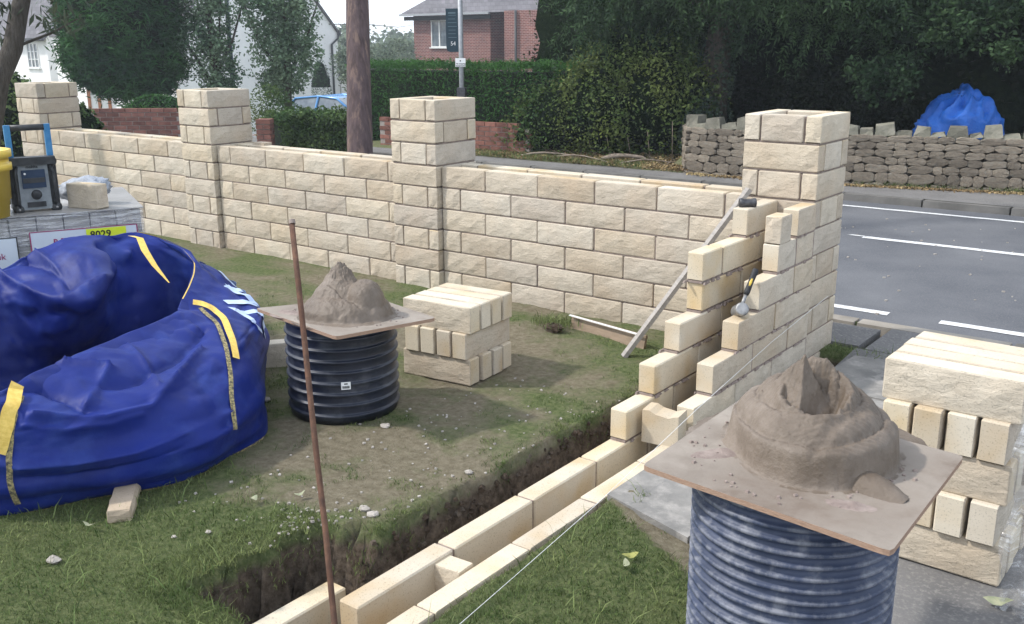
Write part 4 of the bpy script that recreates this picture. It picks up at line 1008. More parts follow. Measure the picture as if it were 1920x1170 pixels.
# long folds of the cloth: ridges (+) and valleys (-) drawn along the surface between surveyed bearings
Q = A2.reshape(-1, 3)-np.array(CAM); dq = Q@np.array(fw); QX = 960+F*(Q@np.array(rt))/dq; QY = 585-F*(Q@np.array(up))/dq
def on_cloth(px_, py_):
    d = np.hypot(QX-px_, QY-py_); c = np.where(d < d.min()+5)[0]; k = c[np.argmin(dq[c])]; return A2.reshape(-1, 3)[k]
AF = A2.reshape(-1, 3)
for hgt, wid, line in ((.035, .030, [(378, 640), (330, 700), (285, 762), (200, 783), (60, 778)]), (-.040, .05, [(385, 605), (330, 660), (255, 705), (190, 720)]),
                       (.035, .022, [(120, 678), (205, 692), (160, 762)]), (-.030, .03, [(55, 712), (110, 738), (160, 770)]), (.018, .018, [(40, 795), (120, 804), (210, 796), (265, 776)]),
                       (.022, .022, [(40, 882), (150, 874), (260, 850), (350, 815), (442, 765)]), (-.018, .025, [(45, 905), (200, 888), (330, 850), (435, 795)]), (.02, .018, [(240, 640), (290, 690), (300, 720)]),
                       (.05, .035, [(5, 515), (70, 545), (125, 562), (190, 528), (240, 480)]), (-.035, .03, [(40, 480), (100, 500), (130, 530)]), (.03, .025, [(70, 465), (110, 500), (122, 555)]), (-.03, .03, [(190, 460), (215, 500)]),
                       (.02, .02, [(20, 640), (130, 620), (260, 600)]), (-.02, .03, [(10, 600), (120, 590), (250, 560)])):
    P3 = np.array([on_cloth(*q) for q in line]); best = np.full(len(AF), 9.)
    for a_, b_ in zip(P3[:-1], P3[1:]):
        ab = b_-a_; t_ = np.clip(((AF-a_)@ab)/(ab@ab+1e-9), 0, 1); best = np.minimum(best, np.linalg.norm(AF-(a_+t_[:, None]*ab), axis=1))
    e_ = min(1., .2+.0)
    disp += (hgt*1.15*np.exp(-best/(wid*.75))).reshape(NU, NV)
for j in range(NV):
    if vt[j] < 1.9: disp[:, j] += .006*np.sin(vt[j]*11+np.linspace(0, 2*math.pi*3, NU))*min(1, vt[j]*2)
A3 = A2+N_*SG*disp[..., None]; A3[..., 2] = np.maximum(A3[..., 2], .004)
idx = lambda i, j: (i % NU)*NV+j
ii, jj = np.meshgrid(np.arange(NU), np.arange(NV-1), indexing='ij'); ia = (ii+1) % NU
Fb = np.stack([ii*NV+jj, ia*NV+jj, ia*NV+jj+1, ii*NV+jj+1], -1).reshape(-1, 4)
t = thing('bulk_bag', 'large slumped blue bulk bag with yellow webbing loops, open at the top, on the lawn', 'bag', (-1.9, -3.0, 0))
o3 = np.array([-1.9, -3.0, 0])
link('bag_body', npmesh('bag_body', A3.reshape(-1, 3)-o3, Fb, M['bluebag'], True), t)
def surf(u, v):
    "u in control columns, v in control rows -> point and normal (numpy)"
    a = (u/nU*NU) % NU; b = float(np.interp(v, vt, np.arange(NV))); i = int(a); j = min(int(b), NV-2); fa, fb_ = a-i, b-j; i2 = (i+1) % NU
    P_ = (A3[i, j]*(1-fa)+A3[i2, j]*fa)*(1-fb_)+(A3[i, j+1]*(1-fa)+A3[i2, j+1]*fa)*fb_
    return P_-o3, N_[i, j]
sgn = SG
def on_bag(path, width, name, m_, off=.004, free=None):
    P_ = []; 
    for a, b in zip(path[:-1], path[1:]):
        for k in range(10): P_.append((a[0]+(b[0]-a[0])*k/10, a[1]+(b[1]-a[1])*k/10))
    P_.append(path[-1]); c = [surf(*q) for q in P_]; pts = [Vector(q[0])+Vector(q[1])*sgn*off for q in c]; sd_ = []
    for i in range(len(pts)):
        d = (pts[min(i+1, len(pts)-1)]-pts[max(i-1, 0)]).normalized(); sd_.append(d.cross(Vector(c[i][1])).normalized()*width/2)
    mb = MB().ribbon(pts, sd_); return mb.build(name, m_, t)
Q3 = A3.reshape(-1, 3)-np.array(CAM); d3_ = Q3@np.array(fw); QX3 = 960+F*(Q3@np.array(rt))/d3_; QY3 = 585-F*(Q3@np.array(up))/d3_; N3 = N_.reshape(-1, 3)
def band(line, width, name, m_, off):
    L_ = []
    for a_, b_ in zip(line[:-1], line[1:]):
        for k in range(6): L_.append((a_[0]+(b_[0]-a_[0])*k/6, a_[1]+(b_[1]-a_[1])*k/6))
    L_.append(line[-1]); pts = []; nn = []
    for x, y in L_:
        d = np.hypot(QX3-x, QY3-y); c = np.where(d < d.min()+4)[0]; k = c[np.argmin(d3_[c])]; nv = Vector(N3[k])*SG
        if nv.dot(CAM-Vector(AF[k])) < 0: nv = -nv
        pts.append(Vector(A3.reshape(-1, 3)[k])-Vector(o3)+nv*off); nn.append(nv)
    for _ in range(3): pts = [pts[0]]+[(pts[i-1]+pts[i]*2+pts[i+1])/4 for i in range(1, len(pts)-1)]+[pts[-1]]
    toc = [(CAM-Vector(o3)-p).normalized() for p in pts]
    sd_ = [(pts[min(i+1, len(pts)-1)]-pts[max(i-1, 0)]).normalized().cross((nn[i]+toc[i]*.6).normalized()).normalized()*width/2 for i in range(len(pts))]
    return MB().ribbon(pts, sd_).build(name, m_, t)
band([(376, 575), (404, 602), (424, 650), (432, 700), (437, 760), (443, 806)], .022, 'seam', M['stitch'], .006)
band([(40, 740), (22, 800), (18, 860), (20, 905), (32, 948)], .022, 'seam', M['stitch'], .006)
band([(364, 568), (392, 575), (416, 596), (434, 640), (441, 675)], .034, 'lifting_loop', M['yellow'], .018)
band([(32, 722), (24, 755), (14, 790), (6, 850)], .052, 'lifting_loop', M['yellow'], .018)
on_bag([(u_, 2.98) for u_ in np.linspace(5.2, 8.6, 10)], .006, 'rim_tape', M['yellow'], .006)
on_bag([(.3+k*.35, .03) for k in range(11)], .010, 'hem_stitch', M['stitch'], .006)
# the loop that hangs into the bag from the far right corner
P_ = [pt(246, 442, 5.02), pt(262, 446, 4.95), pt(272, 470, 4.86), pt(290, 498, 4.8), pt(317, 530, 4.74)]
sd_ = [rt*.014+fw*.01]*2+[rt*.016+fw*.008, rt*.011+fw*.01, rt*.003]
MB().ribbon([p-Vector((-1.9, -3, 0)) for p in P_], sd_).build('lifting_loop', M['yellow'], t)
# printed letters on the right hand panel
for path, w_ in [([(5.3, 2.45), (5.7, 2.0)], .05), ([(5.7, 2.0), (6.1, 2.45)], .05), ([(6.1, 2.45), (6.45, 1.95)], .05), ([(6.45, 1.95), (6.8, 2.4)], .05), ([(6.9, 1.95), (7.3, 2.42)], .045),
                 ([(4.75, 1.75), (5.0, 2.35), (5.35, 1.75)], .04), ([(5.05, 1.5), (5.5, 1.62)], .045)]:
    on_bag(path, w_, 'printed_letter', M['letter'], .005)
MB().tube([Vector(p)-Vector((-1.9, -3, 0)) for p in (pt(44, 737, 4.02), pt(62, 728, 3.98), pt(82, 735, 3.94), pt(84, 744, 3.94), pt(66, 748, 3.96), pt(48, 742, 4.0))], .0016, 5).build('loose_thread', M['string'], t)

# ================================================================ PALLET OF WRAPPED BLOCKS, RADIO, TUB
PC = Vector((-2.94, -2.0, 0)); PA = -math.pi/2-R(26)      # front edge direction heading from the near corner
fa_ = Vector((-.42, -.907, 0)).normalized(); fb2 = Vector((-.907, .42, 0)).normalized(); PH = .815
rzp = math.atan2(-fa_.y, -fa_.x)
pal = thing('wrapped_block_pack', 'pallet pack of walling blocks in dusty stretch film with printed labels', 'pallet', PC, rzp)
inv = Matrix.Rotation(-rzp, 3, 'Z')
# local frame: +x towards the near corner, -x along the front face, depth is local y
dep = (inv@fb2); sy = 1 if dep.y > 0 else -1
Lf, Ld = 1.15, .95
mb = MB()
for k in range(9): mb.box((-.04-k*.13, sy*Ld/2, .06), (.08, Ld-.02, .12))
MB().box((-Lf/2, sy*Ld/2, .125), (Lf, Ld, .02)).build('pallet_deck', M['wood'], pal)
for k in range(3): MB().box((-.06-k*(Lf-.12)/2, sy*Ld/2, .058), (.1, Ld-.02, .114)).build('pallet_bearer', M['wood'], pal)
bm_ = MB().box((0, 0, 0), (.136, .22, .163), taper=.99).mesh('walling_block', M['film'])
for lay in range(4):
    for k in range(8): link('walling_block', bm_, pal, (-.075-k*.143, sy*.118+random.uniform(-.003, .003), .222+lay*.167), (0, 0, random.uniform(-.01, .01)))
    for k in range(3): link('walling_block', bm_, pal, (-.118, sy*(.31+k*.236), .222+lay*.167), (0, 0, 0))
MB().box((-Lf/2-.05, sy*(Ld/2+.1), .46), (Lf-.35, Ld-.3, .62)).build('pack_core', M['film'], pal)
def filmmat():
    m, t, p = newmat('clear stretch film'); tc = nd(t, 'ShaderNodeTexCoord')
    mp = nd(t, 'ShaderNodeMapping'); mp.inputs['Scale'].default_value = (.6, .6, 5); t.links.new(tc.outputs['Object'], mp.inputs[0])
    n = nd(t, 'ShaderNodeTexNoise'); setin(n, Scale=6., Detail=5.); t.links.new(mp.outputs[0], n.inputs['Vector'])
    b = nd(t, 'ShaderNodeBump'); setin(b, Strength=.8, Distance=.02); t.links.new(n.outputs['Fac'], b.inputs['Height'])
    g = nd(t, 'ShaderNodeBsdfGlossy'); g.inputs['Roughness'].default_value = .22; t.links.new(b.outputs[0], g.inputs['Normal'])
    df = nd(t, 'ShaderNodeBsdfDiffuse'); df.inputs[0].default_value = (.55, .56, .58, 1); t.links.new(b.outputs[0], df.inputs['Normal'])
    tr = nd(t, 'ShaderNodeBsdfTransparent'); m1 = nd(t, 'ShaderNodeMixShader'); m1.inputs[0].default_value = .5; t.links.new(g.outputs[0], m1.inputs[1]); t.links.new(df.outputs[0], m1.inputs[2])
    m2 = nd(t, 'ShaderNodeMixShader'); mr = nd(t, 'ShaderNodeMapRange'); setin(mr, From_Min=.35, From_Max=.7, To_Min=.18, To_Max=.5); t.links.new(n.outputs['Fac'], mr.inputs['Value'])
    t.links.new(mr.outputs[0], m2.inputs[0]); t.links.new(tr.outputs[0], m2.inputs[1]); t.links.new(m1.outputs[0], m2.inputs[2]); t.links.new(m2.outputs[0], t.nodes['Material Output'].inputs[0])
    return m
M['clearfilm'] = filmmat()
mb = MB(); nxx = 24
vs = []; fs = []
def film_sheet(fn, nu, nv):
    o = len(mb.v); mb.add([fn(i/nu, j/nv) for j in range(nv+1) for i in range(nu+1)], [(j*(nu+1)+i, j*(nu+1)+i+1, (j+1)*(nu+1)+i+1, (j+1)*(nu+1)+i) for j in range(nv) for i in range(nu)])
film_sheet(lambda u, v: (-Lf*u+.004, -sy*(.008+.004*math.sin(u*60+v*9)), .13+.69*v), 40, 6)
film_sheet(lambda u, v: (.012+.004*math.sin(u*50+v*7), sy*Ld*u, .13+.69*v), 30, 6)
mb.build('film', M['clearfilm'], pal)
MB().box((-Lf/2+.006, sy*Ld/2, PH+.002), (Lf+.012, Ld+.012, .006)).build('top_film', M['film'], pal)
def plate(x0, x1, z0, z1, off, m_, name, par):
    y = -sy*off; mb = MB(); mb.add([(x0, y, z0), (x1, y, z0), (x1, y, z1), (x0, y, z1)], [(0, 1, 2, 3)]); return mb.build(name, m_, par)
def text(body, size, m_, name, par, loc, rot, bold=False, ax='LEFT', sx=1.):
    cu = bpy.data.curves.new(name, 'FONT'); cu.body = body; cu.size = size; cu.align_x = ax; cu.extrude = .0004; cu.resolution_u = 2
    if bold: cu.offset = size*.02
    ob = bpy.data.objects.new(name, cu); C.objects.link(ob); dg = bpy.context.evaluated_depsgraph_get()
    me = bpy.data.meshes.new_from_object(ob.evaluated_get(dg)); bpy.data.objects.remove(ob); me.materials.clear(); me.materials.append(m_)
    o = link(name, me, par, loc, rot); o.scale = (sx, 1, 1); return o
lz = .725
l1 = plate(-.62, -.035, lz-.28, lz, .016, M['label'], 'label', pal)
for (a, b, c_, d_) in ((-.62, -.035, lz-.005, lz), (-.62, -.614, lz-.28, lz), (-.041, -.035, lz-.28, lz)): plate(a, b, c_, d_, .018, M['maroon'], 'label_border', l1)
l2 = plate(-1.25, -.685, lz-.30, lz-.02, .016, M['label'], 'label', pal)
for (a, b, c_, d_) in ((-1.25, -.685, lz-.025, lz-.02), (-.690, -.685, lz-.30, lz-.02)): plate(a, b, c_, d_, .018, M['ink'], 'label_border', l2)
st = plate(-.32, -.10, lz-.075, lz-.008, .019, M['fluo'], 'price_sticker', l1)
fr = (math.pi/2, 0, 0) if sy > 0 else (math.pi/2, 0, math.pi)
sgx = 1 if sy > 0 else -1
text('8029', .058, M['ink'], 'sticker_number', st, (-.30, -sy*.0205, lz-.062), fr, True)
text('R', .05, M['maroon'], 'label_text', l1, (-.50, -sy*.018, lz-.085), fr, True)
text('REF', .045, M['maroon'], 'label_text', l1, (-.46, -sy*.018, lz-.08), fr, True)
text('0370 4112233', .042, M['bluei'], 'label_text', l2, (-1.03, -sy*.018, lz-.085), fr)
text('marshalls.co.uk', .05, M['maroon'], 'label_text', l2, (-1.06, -sy*.018, lz-.142), fr)

# radio on the pack
rz_ = math.atan2((CAM-Vector((-3.3, -2.48, 0))).y, (CAM-Vector((-3.3, -2.48, 0))).x)+math.pi/2+.12
ra = thing('site_radio', 'dusty black and grey site radio with a blue carrying handle, on the wrapped pack', 'radio', (-3.30, -2.44, PH+.006), rz_)
mb = MB()
mb.box((0, .07, .155), (.25, .14, .29)); mb.build('body', M['blackp'], ra)
MB().box((-.005, -.012, .145), (.165, .02, .265), taper=.97).build('front_panel', M['greyp'], ra)
MB().box((-.005, -.026, .19), (.125, .008, .105)).build('display', M['screen'], ra)
MB().box((-.005, -.031, .182), (.115, .003, .028)).build('display_band', M['blackp'], ra)
k_ = MB(); k_.lathe([(.0, .018), (.022, .018), (.026, .012), (.03, 0)], n=20); k_.build('tuning_knob', M['blackp'], ra, True, loc=(.0, -.022, .098), rot=(math.pi/2, 0, 0))
MB().lathe([(0, .002), (.036, .002), (.036, 0)], n=24).build('knob_ring', M['greyp'], ra, False, loc=(0, -.0225, .098), rot=(math.pi/2, 0, 0))
MB().box((-.005, -.024, .042), (.10, .006, .03)).build('lower_vent', M['blackp'], ra)
MB().lathe([(0, .003), (.006, .003), (.006, 0)], n=12).build('badge', M['white'], ra, False, loc=(-.05, -.031, .222), rot=(math.pi/2, 0, 0))
for sx in (-1, 1):
    for zz in (.018, .285): 
        o = MB().lathe([(0, .018), (.02, .016), (.03, .006), (.031, -.03)], n=14).build('corner_bumper', M['blackp'], ra, True, loc=(sx*.10, -.012, zz), rot=(math.pi/2, 0, 0))
        MB().lathe([(0, .002), (.007, .002), (.007, 0)], n=10).build('bolt', M['steel'], ra, True, loc=(sx*.10, -.031, zz), rot=(math.pi/2, 0, 0))
    MB().tube([(sx*.094, -.02, .03), (sx*.10, -.035, .07), (sx*.10, -.035, .22), (sx*.088, -.02, .262)], .009, 8).build('guard_bar', M['blackp'], ra, True)
MB().box((0, .0, .292), (.24, .08, .045)).build('top_rail', M['blackp'], ra)
text('makita', .024, M['ink'], 'badge_text', ra, (-.04, -.0235, .252), (math.pi/2, 0, 0), True)
for sx in (-1, 1): MB().box((sx*.105, .03, .395), (.032, .035, .20)).build('handle_arm', M['bluep'], ra)
MB().tube([(-.10, .03, .478), (.10, .03, .478)], .018, 12).build('grip', M['blackp'], ra, True)
# yellow tub at the left edge
tb = thing('yellow_tub', 'stacked yellow plastic tubs beside the radio at the left edge', 'tub', (pt(-27, 395, 5.55).x, pt(-27, 395, 5.55).y, PH+.006))
MB().lathe([(.0, 0), (.12, 0), (.15, .26), (.165, .262), (.165, .30), (.152, .30), (.152, .33), (.17, .335), (.17, .375), (.155, .375), (.14, .1), (0, .1)], n=40).build('tub_wall', M['yellowp'], tb, True)
# green bag behind the radio
def blob(name, r3, loc, label, cat, m_, seed, amp=.25, fr_=3., rot=(0, 0, 0), n=26, k=14, top=None):
    vs = []
    for i in range(k+1):
        ph = math.pi*i/k
        for j in range(n):
            t = 2*math.pi*j/n; d = Vector((math.sin(ph)*math.cos(t), math.sin(ph)*math.sin(t), math.cos(ph)))
            q = 1+amp*fbm(d.x*fr_+seed, d.y*fr_, d.z*fr_)-.12*abs(noise.noise(d*fr_*2+Vector((seed, 0, 0))))
            vs.append((d.x*r3[0]*q, d.y*r3[1]*q, max(-.02, d.z*r3[2]*q+r3[2]*.8)))
    mb = MB(); mb.add(vs, [(i*n+j, (i+1)*n+j, (i+1)*n+(j+1) % n, i*n+(j+1) % n) for i in range(k) for j in range(n)])
    return tag(mb.build(name, m_, None, True, loc=loc, rot=rot), label, cat)
M['greenp'] = mat('green plastic sack', (.06, .11, .085), (.16, .20, .17), scale=6, rough=.3, bump=.6, bscale=20)
blob('plastic_sack', (.08, .10, .17), (-3.47, -2.62, PH), 'crumpled green plastic sack between the yellow tub and the radio', 'sack', M['greenp'], 3)
blob('plastic_bundle', (.16, .08, .075), (-3.32, -2.12, PH+.035), 'crumpled grey plastic bundle lying behind the loose block on the pack', 'bundle', M['bundle'], 8, .2, 4., rot=(0, -.15, .7), n=40, k=20)
loose(-3.17, -2.20, PH+.006, .24, R(14), 'loose half block resting on top of the wrapped pack, right of the radio', 'all')
# film sleeve beside the large stack
mb = MB(); rsx = random.Random(4)
nv_, nu_ = 14, 8; vs = []
for j in range(nv_+1):
    for i in range(nu_+1):
        vs.append((1.895+.16*i/nu_+.012*math.sin(i*1.7+j), -2.13-.03*math.sin(i*2.1)+.02*math.sin(j*.9+i)+.02*i/nu_, .0+.66*j/nv_-.12*(i/nu_)*(j/nv_)))
mb.add(vs, [(j*(nu_+1)+i, j*(nu_+1)+i+1, (j+1)*(nu_+1)+i+1, (j+1)*(nu_+1)+i) for j in range(nv_) for i in range(nu_)])
tag(mb.build('plastic_sheet', M['clearfilm'], None, True), 'torn clear plastic wrapping hanging at the right of the large block stack', 'plastic sheet')

# ================================================================ ACROSS THE ROAD
# telegraph pole on the near pavement
pc = pt(675, 285, 8.7); pbase = Vector((pc.x, pc.y, 0))
ptop = pt(670, 0, 8.72)
t = thing('telegraph_pole', 'thick dark brown wooden telegraph pole behind the middle bay of the new wall', 'pole', pbase)
mb = MB(); dz = (ptop-pc); pts = []; rs = []
for k in range(24):
    z = k*.32; q = pc+dz*((z-pc.z)/dz.z); pts.append((q.x-pbase.x, q.y-pbase.y, z)); rs.append(.122-.0035*k+.002*math.sin(k*2.3))
mb.tube(pts, rs, 28); mb.build('shaft', M['pole'], t, True)
# bus stop
bp_ = Vector((-7.9, 6.85, 0)); bD = (bp_-CAM).dot(fw)
t = thing('bus_stop', 'thin grey bus stop pole with a dark flag sign and a small white plate', 'bus stop', bp_)
MB().tube([(0, 0, 0), (0, 0, 3.2)], .038, 16).build('post', M['galv'], t, True)
wx = rt*1.; rz_ = math.atan2(rt.y, rt.x)-.25
zf = lambda py: pt(868, py, bD).z
fl = MB(); zt_, zb_ = zf(18), zf(97); wd = .205
prof = [(-wd-.03, zt_), (-.035, zt_), (-.035, zb_), (-wd+.03, zb_), (-wd-.015, zb_+.02), (-wd-.03, zb_+.07)]
fl.add([(x, -.012, z) for x, z in prof]+[(x, .012, z) for x, z in prof], [tuple(range(6)), tuple(reversed(range(6, 12)))]+[(i, i+6, (i+1) % 6+6, (i+1) % 6) for i in range(6)])
fo = fl.build('flag', M['sign'], t); fo.rotation_euler = (0, 0, rz_)
M['signtext'] = mat('faded sign print', (.10, .15, .17), rough=.5)
for k in range(7): MB().box((-.135+random.uniform(-.005, .005), -.0135, zt_-.10-k*.055), (random.uniform(.11, .15), .002, .008)).build('printed_line', M['signtext'], fo)
MB().box((-.135, -.0135, zt_-.065), (.12, .002, .022)).build('printed_line', M['signtext'], fo)
text('54', .085, M['frame'], 'route_number', fo, (-.165, -.014, zb_+.10), (math.pi/2, 0, 0))
wp = MB().box((0, -.045, (zf(108)+zf(124))/2), (.165, .008, zf(108)-zf(124)), 0); wp = wp.build('white_plate', M['white'], t); wp.rotation_euler = (0, 0, rz_)
MB().box((0, -.051, zf(113)), (.02, .002, .02)).build('plate_symbol', M['ink'], wp)
text('No stopping', .030, M['ink'], 'plate_text', wp, (-.07, -.0505, zf(119.3)), (math.pi/2, 0, 0), True)
text('except buses', .030, M['ink'], 'plate_text', wp, (-.075, -.0505, zf(123)), (math.pi/2, 0, 0), True)
bx = MB(); bx.box((0, 0, zf(175)), (.13, .11, zf(163)-zf(188))); bx.build('timetable_case', M['darksteel'], t).rotation_euler = (0, 0, rz_)

# low brick walls, laid brick by brick
bme = MB().box((0, 0, 0), (.213, .1, .064), taper=.98).mesh('brick', M['brick'])
def brick_wall(x0, y0, x1, y1, h, label, z0=-.02, cap=True, grp=None):
    d = Vector((x1-x0, y1-y0, 0)); Lw = d.length; d.normalize(); rz = math.atan2(d.y, d.x)
    t = thing('brick_wall', label, 'wall', (x0, y0, 0), rz, grp)
    rows = int(h/.075); 
    MB().box((Lw/2, 0, z0+rows*.0375), (Lw-.01, .082, rows*.075)).build('mortar', M['bmortar'], t)
    n = int(Lw/.225)
    for r_ in range(rows):
        for k in range(n+1):
            x = k*.225+(.1125 if r_ % 2 else 0); 
            if x > Lw-.1: continue
            link('brick', bme, t, (x+.11, random.uniform(-.002, .002), z0+.037+r_*.075), (0, 0, random.uniform(-.01, .01)))
    if cap: 
        for k in range(n): link('coping_brick', bme, t, (k*.225+.11, 0, z0+rows*.075+.037), (0, 0, random.uniform(-.02, .02)))
    return t
a = pt(640, 240, 14.6); b = pt(930, 246, 13.6)
brick_wall(-10.0, 7.15, -6.9, 7.32, .47, 'low brown brick wall under the long conifer hedge, behind the third pillar', grp=None)
b0, b1 = pt(168, 236, 17.4), pt(345, 240, 17.4)
brick_wall(b0.x, b0.y, b1.x, b1.y, .62, 'low red brick wall between the two left pillars, under the clipped bush', z0=-.02)
b0 = pt(498, 250, 14.6)
t = thing('brick_pier', 'short dark brick gate pier at the left end of the privet bush', 'pier', (b0.x, b0.y, 0), .6)
for r_ in range(9):
    for (x, y, rr_) in ((-.055, 0, math.pi/2), (.055, 0, math.pi/2)) if r_ % 2 else ((0, -.055, 0), (0, .055, 0)):
        link('brick', bme, t, (x, y, .035+r_*.075), (0, 0, rr_))
MB().box((0, 0, .33), (.18, .18, .66)).build('mortar', M['bmortar'], t)

# rubble wall with upright cope stones
def stone_mesh(w_, h, d_, seed, jag=.10):
    rs = random.Random(seed); n = 12; f = []
    for i in range(n):
        a = 2*math.pi*i/n+rs.uniform(-.12, .12); k = 1/max(abs(math.cos(a)), abs(math.sin(a)))**.97; f.append((math.cos(a)*k*rs.uniform(1-jag, 1), math.sin(a)*k*rs.uniform(1-jag, 1)))
    vs = [(x*w_/2, -d_/2, z*h/2) for x, z in f]+[(x*w_/2*.93, -d_/2-.009*rs.uniform(.3, 1.5), z*h/2*.91) for x, z in f]+[(x*w_/2, d_/2, z*h/2) for x, z in f]
    c = (rs.uniform(-.1, .1)*w_, -d_/2-.013, rs.uniform(-.1, .1)*h); vs.append(c)
    fs = [(n+i, n+(i+1) % n, 3*n) for i in range(n)]+[(i, (i+1) % n, n+(i+1) % n, n+i) for i in range(n)]+[(2*n+i, 2*n+(i+1) % n, (i+1) % n, i) for i in range(n)]+[tuple(2*n+i for i in reversed(range(n)))]
    mb = MB(); mb.add(vs, fs); return mb.mesh('stone', M['stone'])
sm_ = [stone_mesh(1, 1, .12, k) for k in range(9)]
def rubble(path_, h, label):
    t = thing('rubble_wall', label, 'wall', (0, 0, 0)); t.location = (path_[0][0], path_[0][1], 0); o = Vector((path_[0][0], path_[0][1], 0))
    P_ = [Vector((x, y, 0)) for x, y in path_]; cnt = 0
    core = MB()
    seglen = [(b-a).length for a, b in zip(P_[:-1], P_[1:])]; tot = sum(seglen)
    def at_s(s):
        for a, b, l in zip(P_[:-1], P_[1:], seglen):
            if s <= l: d = (b-a)/l; return a+d*s, math.atan2(d.y, d.x)
            s -= l
        d = (P_[-1]-P_[-2]).normalized(); return P_[-1], math.atan2(d.y, d.x)
    n = int(tot/.2)
    for k in range(n):
        p, r_ = at_s((k+.5)*tot/n); nrm = Vector((-math.sin(r_), math.cos(r_), 0)); core.box((p.x-o.x+nrm.x*.17, p.y-o.y+nrm.y*.17, h/2-.06), (tot/n+.05, .30, h), r_)
    core.build('mortar', M['rmortar'], t)
    z = -.06; row = 0
    while z < h-.04:
        rh = random.choice((.10, .13, .15)) if row < 3 else random.choice((.07, .09)); rh = min(rh, h-z) if h-z > .07 else h-z
        if h-z-rh < .05: rh = h-z
        s = random.uniform(-.1, 0)
        while s < tot:
            w_ = random.uniform(.10, .30); c = s+w_/2
            if 0 < c < tot and cnt < 290:
                p, r_ = at_s(c); q = link('stone', random.choice(sm_), t, (p.x-o.x, p.y-o.y, z+rh/2), (0, random.uniform(-.09, .09), r_)); q.scale = (w_*1.06, 1, rh*1.08); cnt += 1
            s += w_
        z += rh; row += 1
    s = .05
    while s < tot:
        tall = not (cnt % 2); cnt += 1; w_ = random.uniform(.13, .25) if tall else random.uniform(.12, .22); p, r_ = at_s(s+w_/2)
        nrm = Vector((-math.sin(r_), math.cos(r_), 0)); hh = random.uniform(.12, .17) if tall else random.uniform(.05, .085)
        mb = MB(); mb.box((0, 0, hh/2), (w_, .26, hh), 0, taper=random.uniform(.72, .95), ry=0)
        mb.v = [(v[0]+random.uniform(-.014, .014)+(v[2]*.3*random.choice((0, 1)) if False else 0), v[1]+random.uniform(-.02, .02), v[2]+random.uniform(-.012, .012)) for v in mb.v]
        mb.build('cope_stone', M['moss'], t, loc=(p.x-o.x+nrm.x*.1, p.y-o.y+nrm.y*.1, h-.01), rot=(0, random.uniform(-.13, .13), r_))
        s += w_*(1.05 if not tall else 1.02)
    return t
rubble([(-4.25, 7.62), (-4.13, 7.25), (-3.95, 6.98), (-3.6, 6.92), (-2.2, 7.0), (.2, 7.62), (2.4, 8.2)], .62, 'grey rubble stone wall with jagged upright cope stones, across the road at right')

# foliage builders
def core(blobs, o, sc, par, name='shade_core'):
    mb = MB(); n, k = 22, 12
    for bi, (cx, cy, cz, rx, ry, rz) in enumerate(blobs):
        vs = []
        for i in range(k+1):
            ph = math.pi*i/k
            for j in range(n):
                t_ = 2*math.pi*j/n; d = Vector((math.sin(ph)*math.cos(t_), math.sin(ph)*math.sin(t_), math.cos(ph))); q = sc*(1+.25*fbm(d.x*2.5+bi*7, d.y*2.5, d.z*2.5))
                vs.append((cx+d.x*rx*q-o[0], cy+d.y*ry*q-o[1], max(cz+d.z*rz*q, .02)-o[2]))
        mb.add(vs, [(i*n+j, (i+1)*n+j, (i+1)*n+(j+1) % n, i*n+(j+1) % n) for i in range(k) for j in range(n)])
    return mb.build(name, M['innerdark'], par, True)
M['innerdark'] = mat('deep shaded foliage', (.006, .012, .006), (.015, .026, .010), scale=14, rough=1., bump=1., bscale=30, bdist=.1, spec=0.)  # near-black solid cores stand in for the shade inside foliage
def tree(name, label, cat, base_, blobs, n, lm, ln, wd, trunk=None, limbs=(), shell=.4, clump=0., group=None, comp=False, droop=.3, barkm='bark', fname='crown', core_=0.):
    t = thing(name, label, cat, base_, 0, group); bo = np.array(base_)
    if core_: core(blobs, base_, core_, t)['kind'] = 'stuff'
    if trunk:
        MB().tube([Vector(p)-Vector(base_) for p in trunk[0]], trunk[1], 14).build('trunk', M[barkm], t, True)
    for pts_, rs_ in limbs: MB().tube([Vector(p)-Vector(base_) for p in pts_], rs_, 8).build('limb', M[barkm], t, True)
    P_ = in_blobs(blobs, n, shell, clump)
    if comp:
        d = rng.normal(size=(n, 3))*.6+np.array([0, 0, -.8]); Vv, Ff = compound(P_, d)
    else: Vv, Ff = leaves(P_, ln, wd, None, droop)
    link(fname, npmesh(fname, Vv-bo, Ff, M[lm]), t); return t
# big ash tree on the bank, crown reaching over the frame, ivy on its trunk
tb0 = (-4.35, 8.35, .3)
crown = [(-5.9, 7.9, 2.15, .9, .8, .6), (-4.9, 8.0, 1.9, .7, .7, .5), (-3.2, 8.3, 1.9, .9, .6, .55), (-2.0, 8.7, 2.0, 1.0, .6, .6), (-.8, 9.2, 2.7, 1.0, .6, .6), (-5.5, 8.0, 3.0, 1.9, 1.5, 1.3), (-6.6, 8.2, 3.4, 1.5, 1.4, 1.2), (-3.9, 8.1, 3.0, 1.9, 1.5, 1.1), (-2.2, 9.0, 3.0, 1.9, 1.4, 1.2), (-.6, 9.6, 3.3, 1.8, 1.5, 1.3), (1.4, 10.4, 3.5, 2., 1.6, 1.4), (-3.4, 8.8, 5.2, 4.2, 3.0, 2.2), (.4, 10, 5.6, 3.5, 3.0, 2.2), (-5.2, 8.2, 1.95, .8, .7, .45), (-3.0, 8.0, 2.2, .9, .7, .45)]
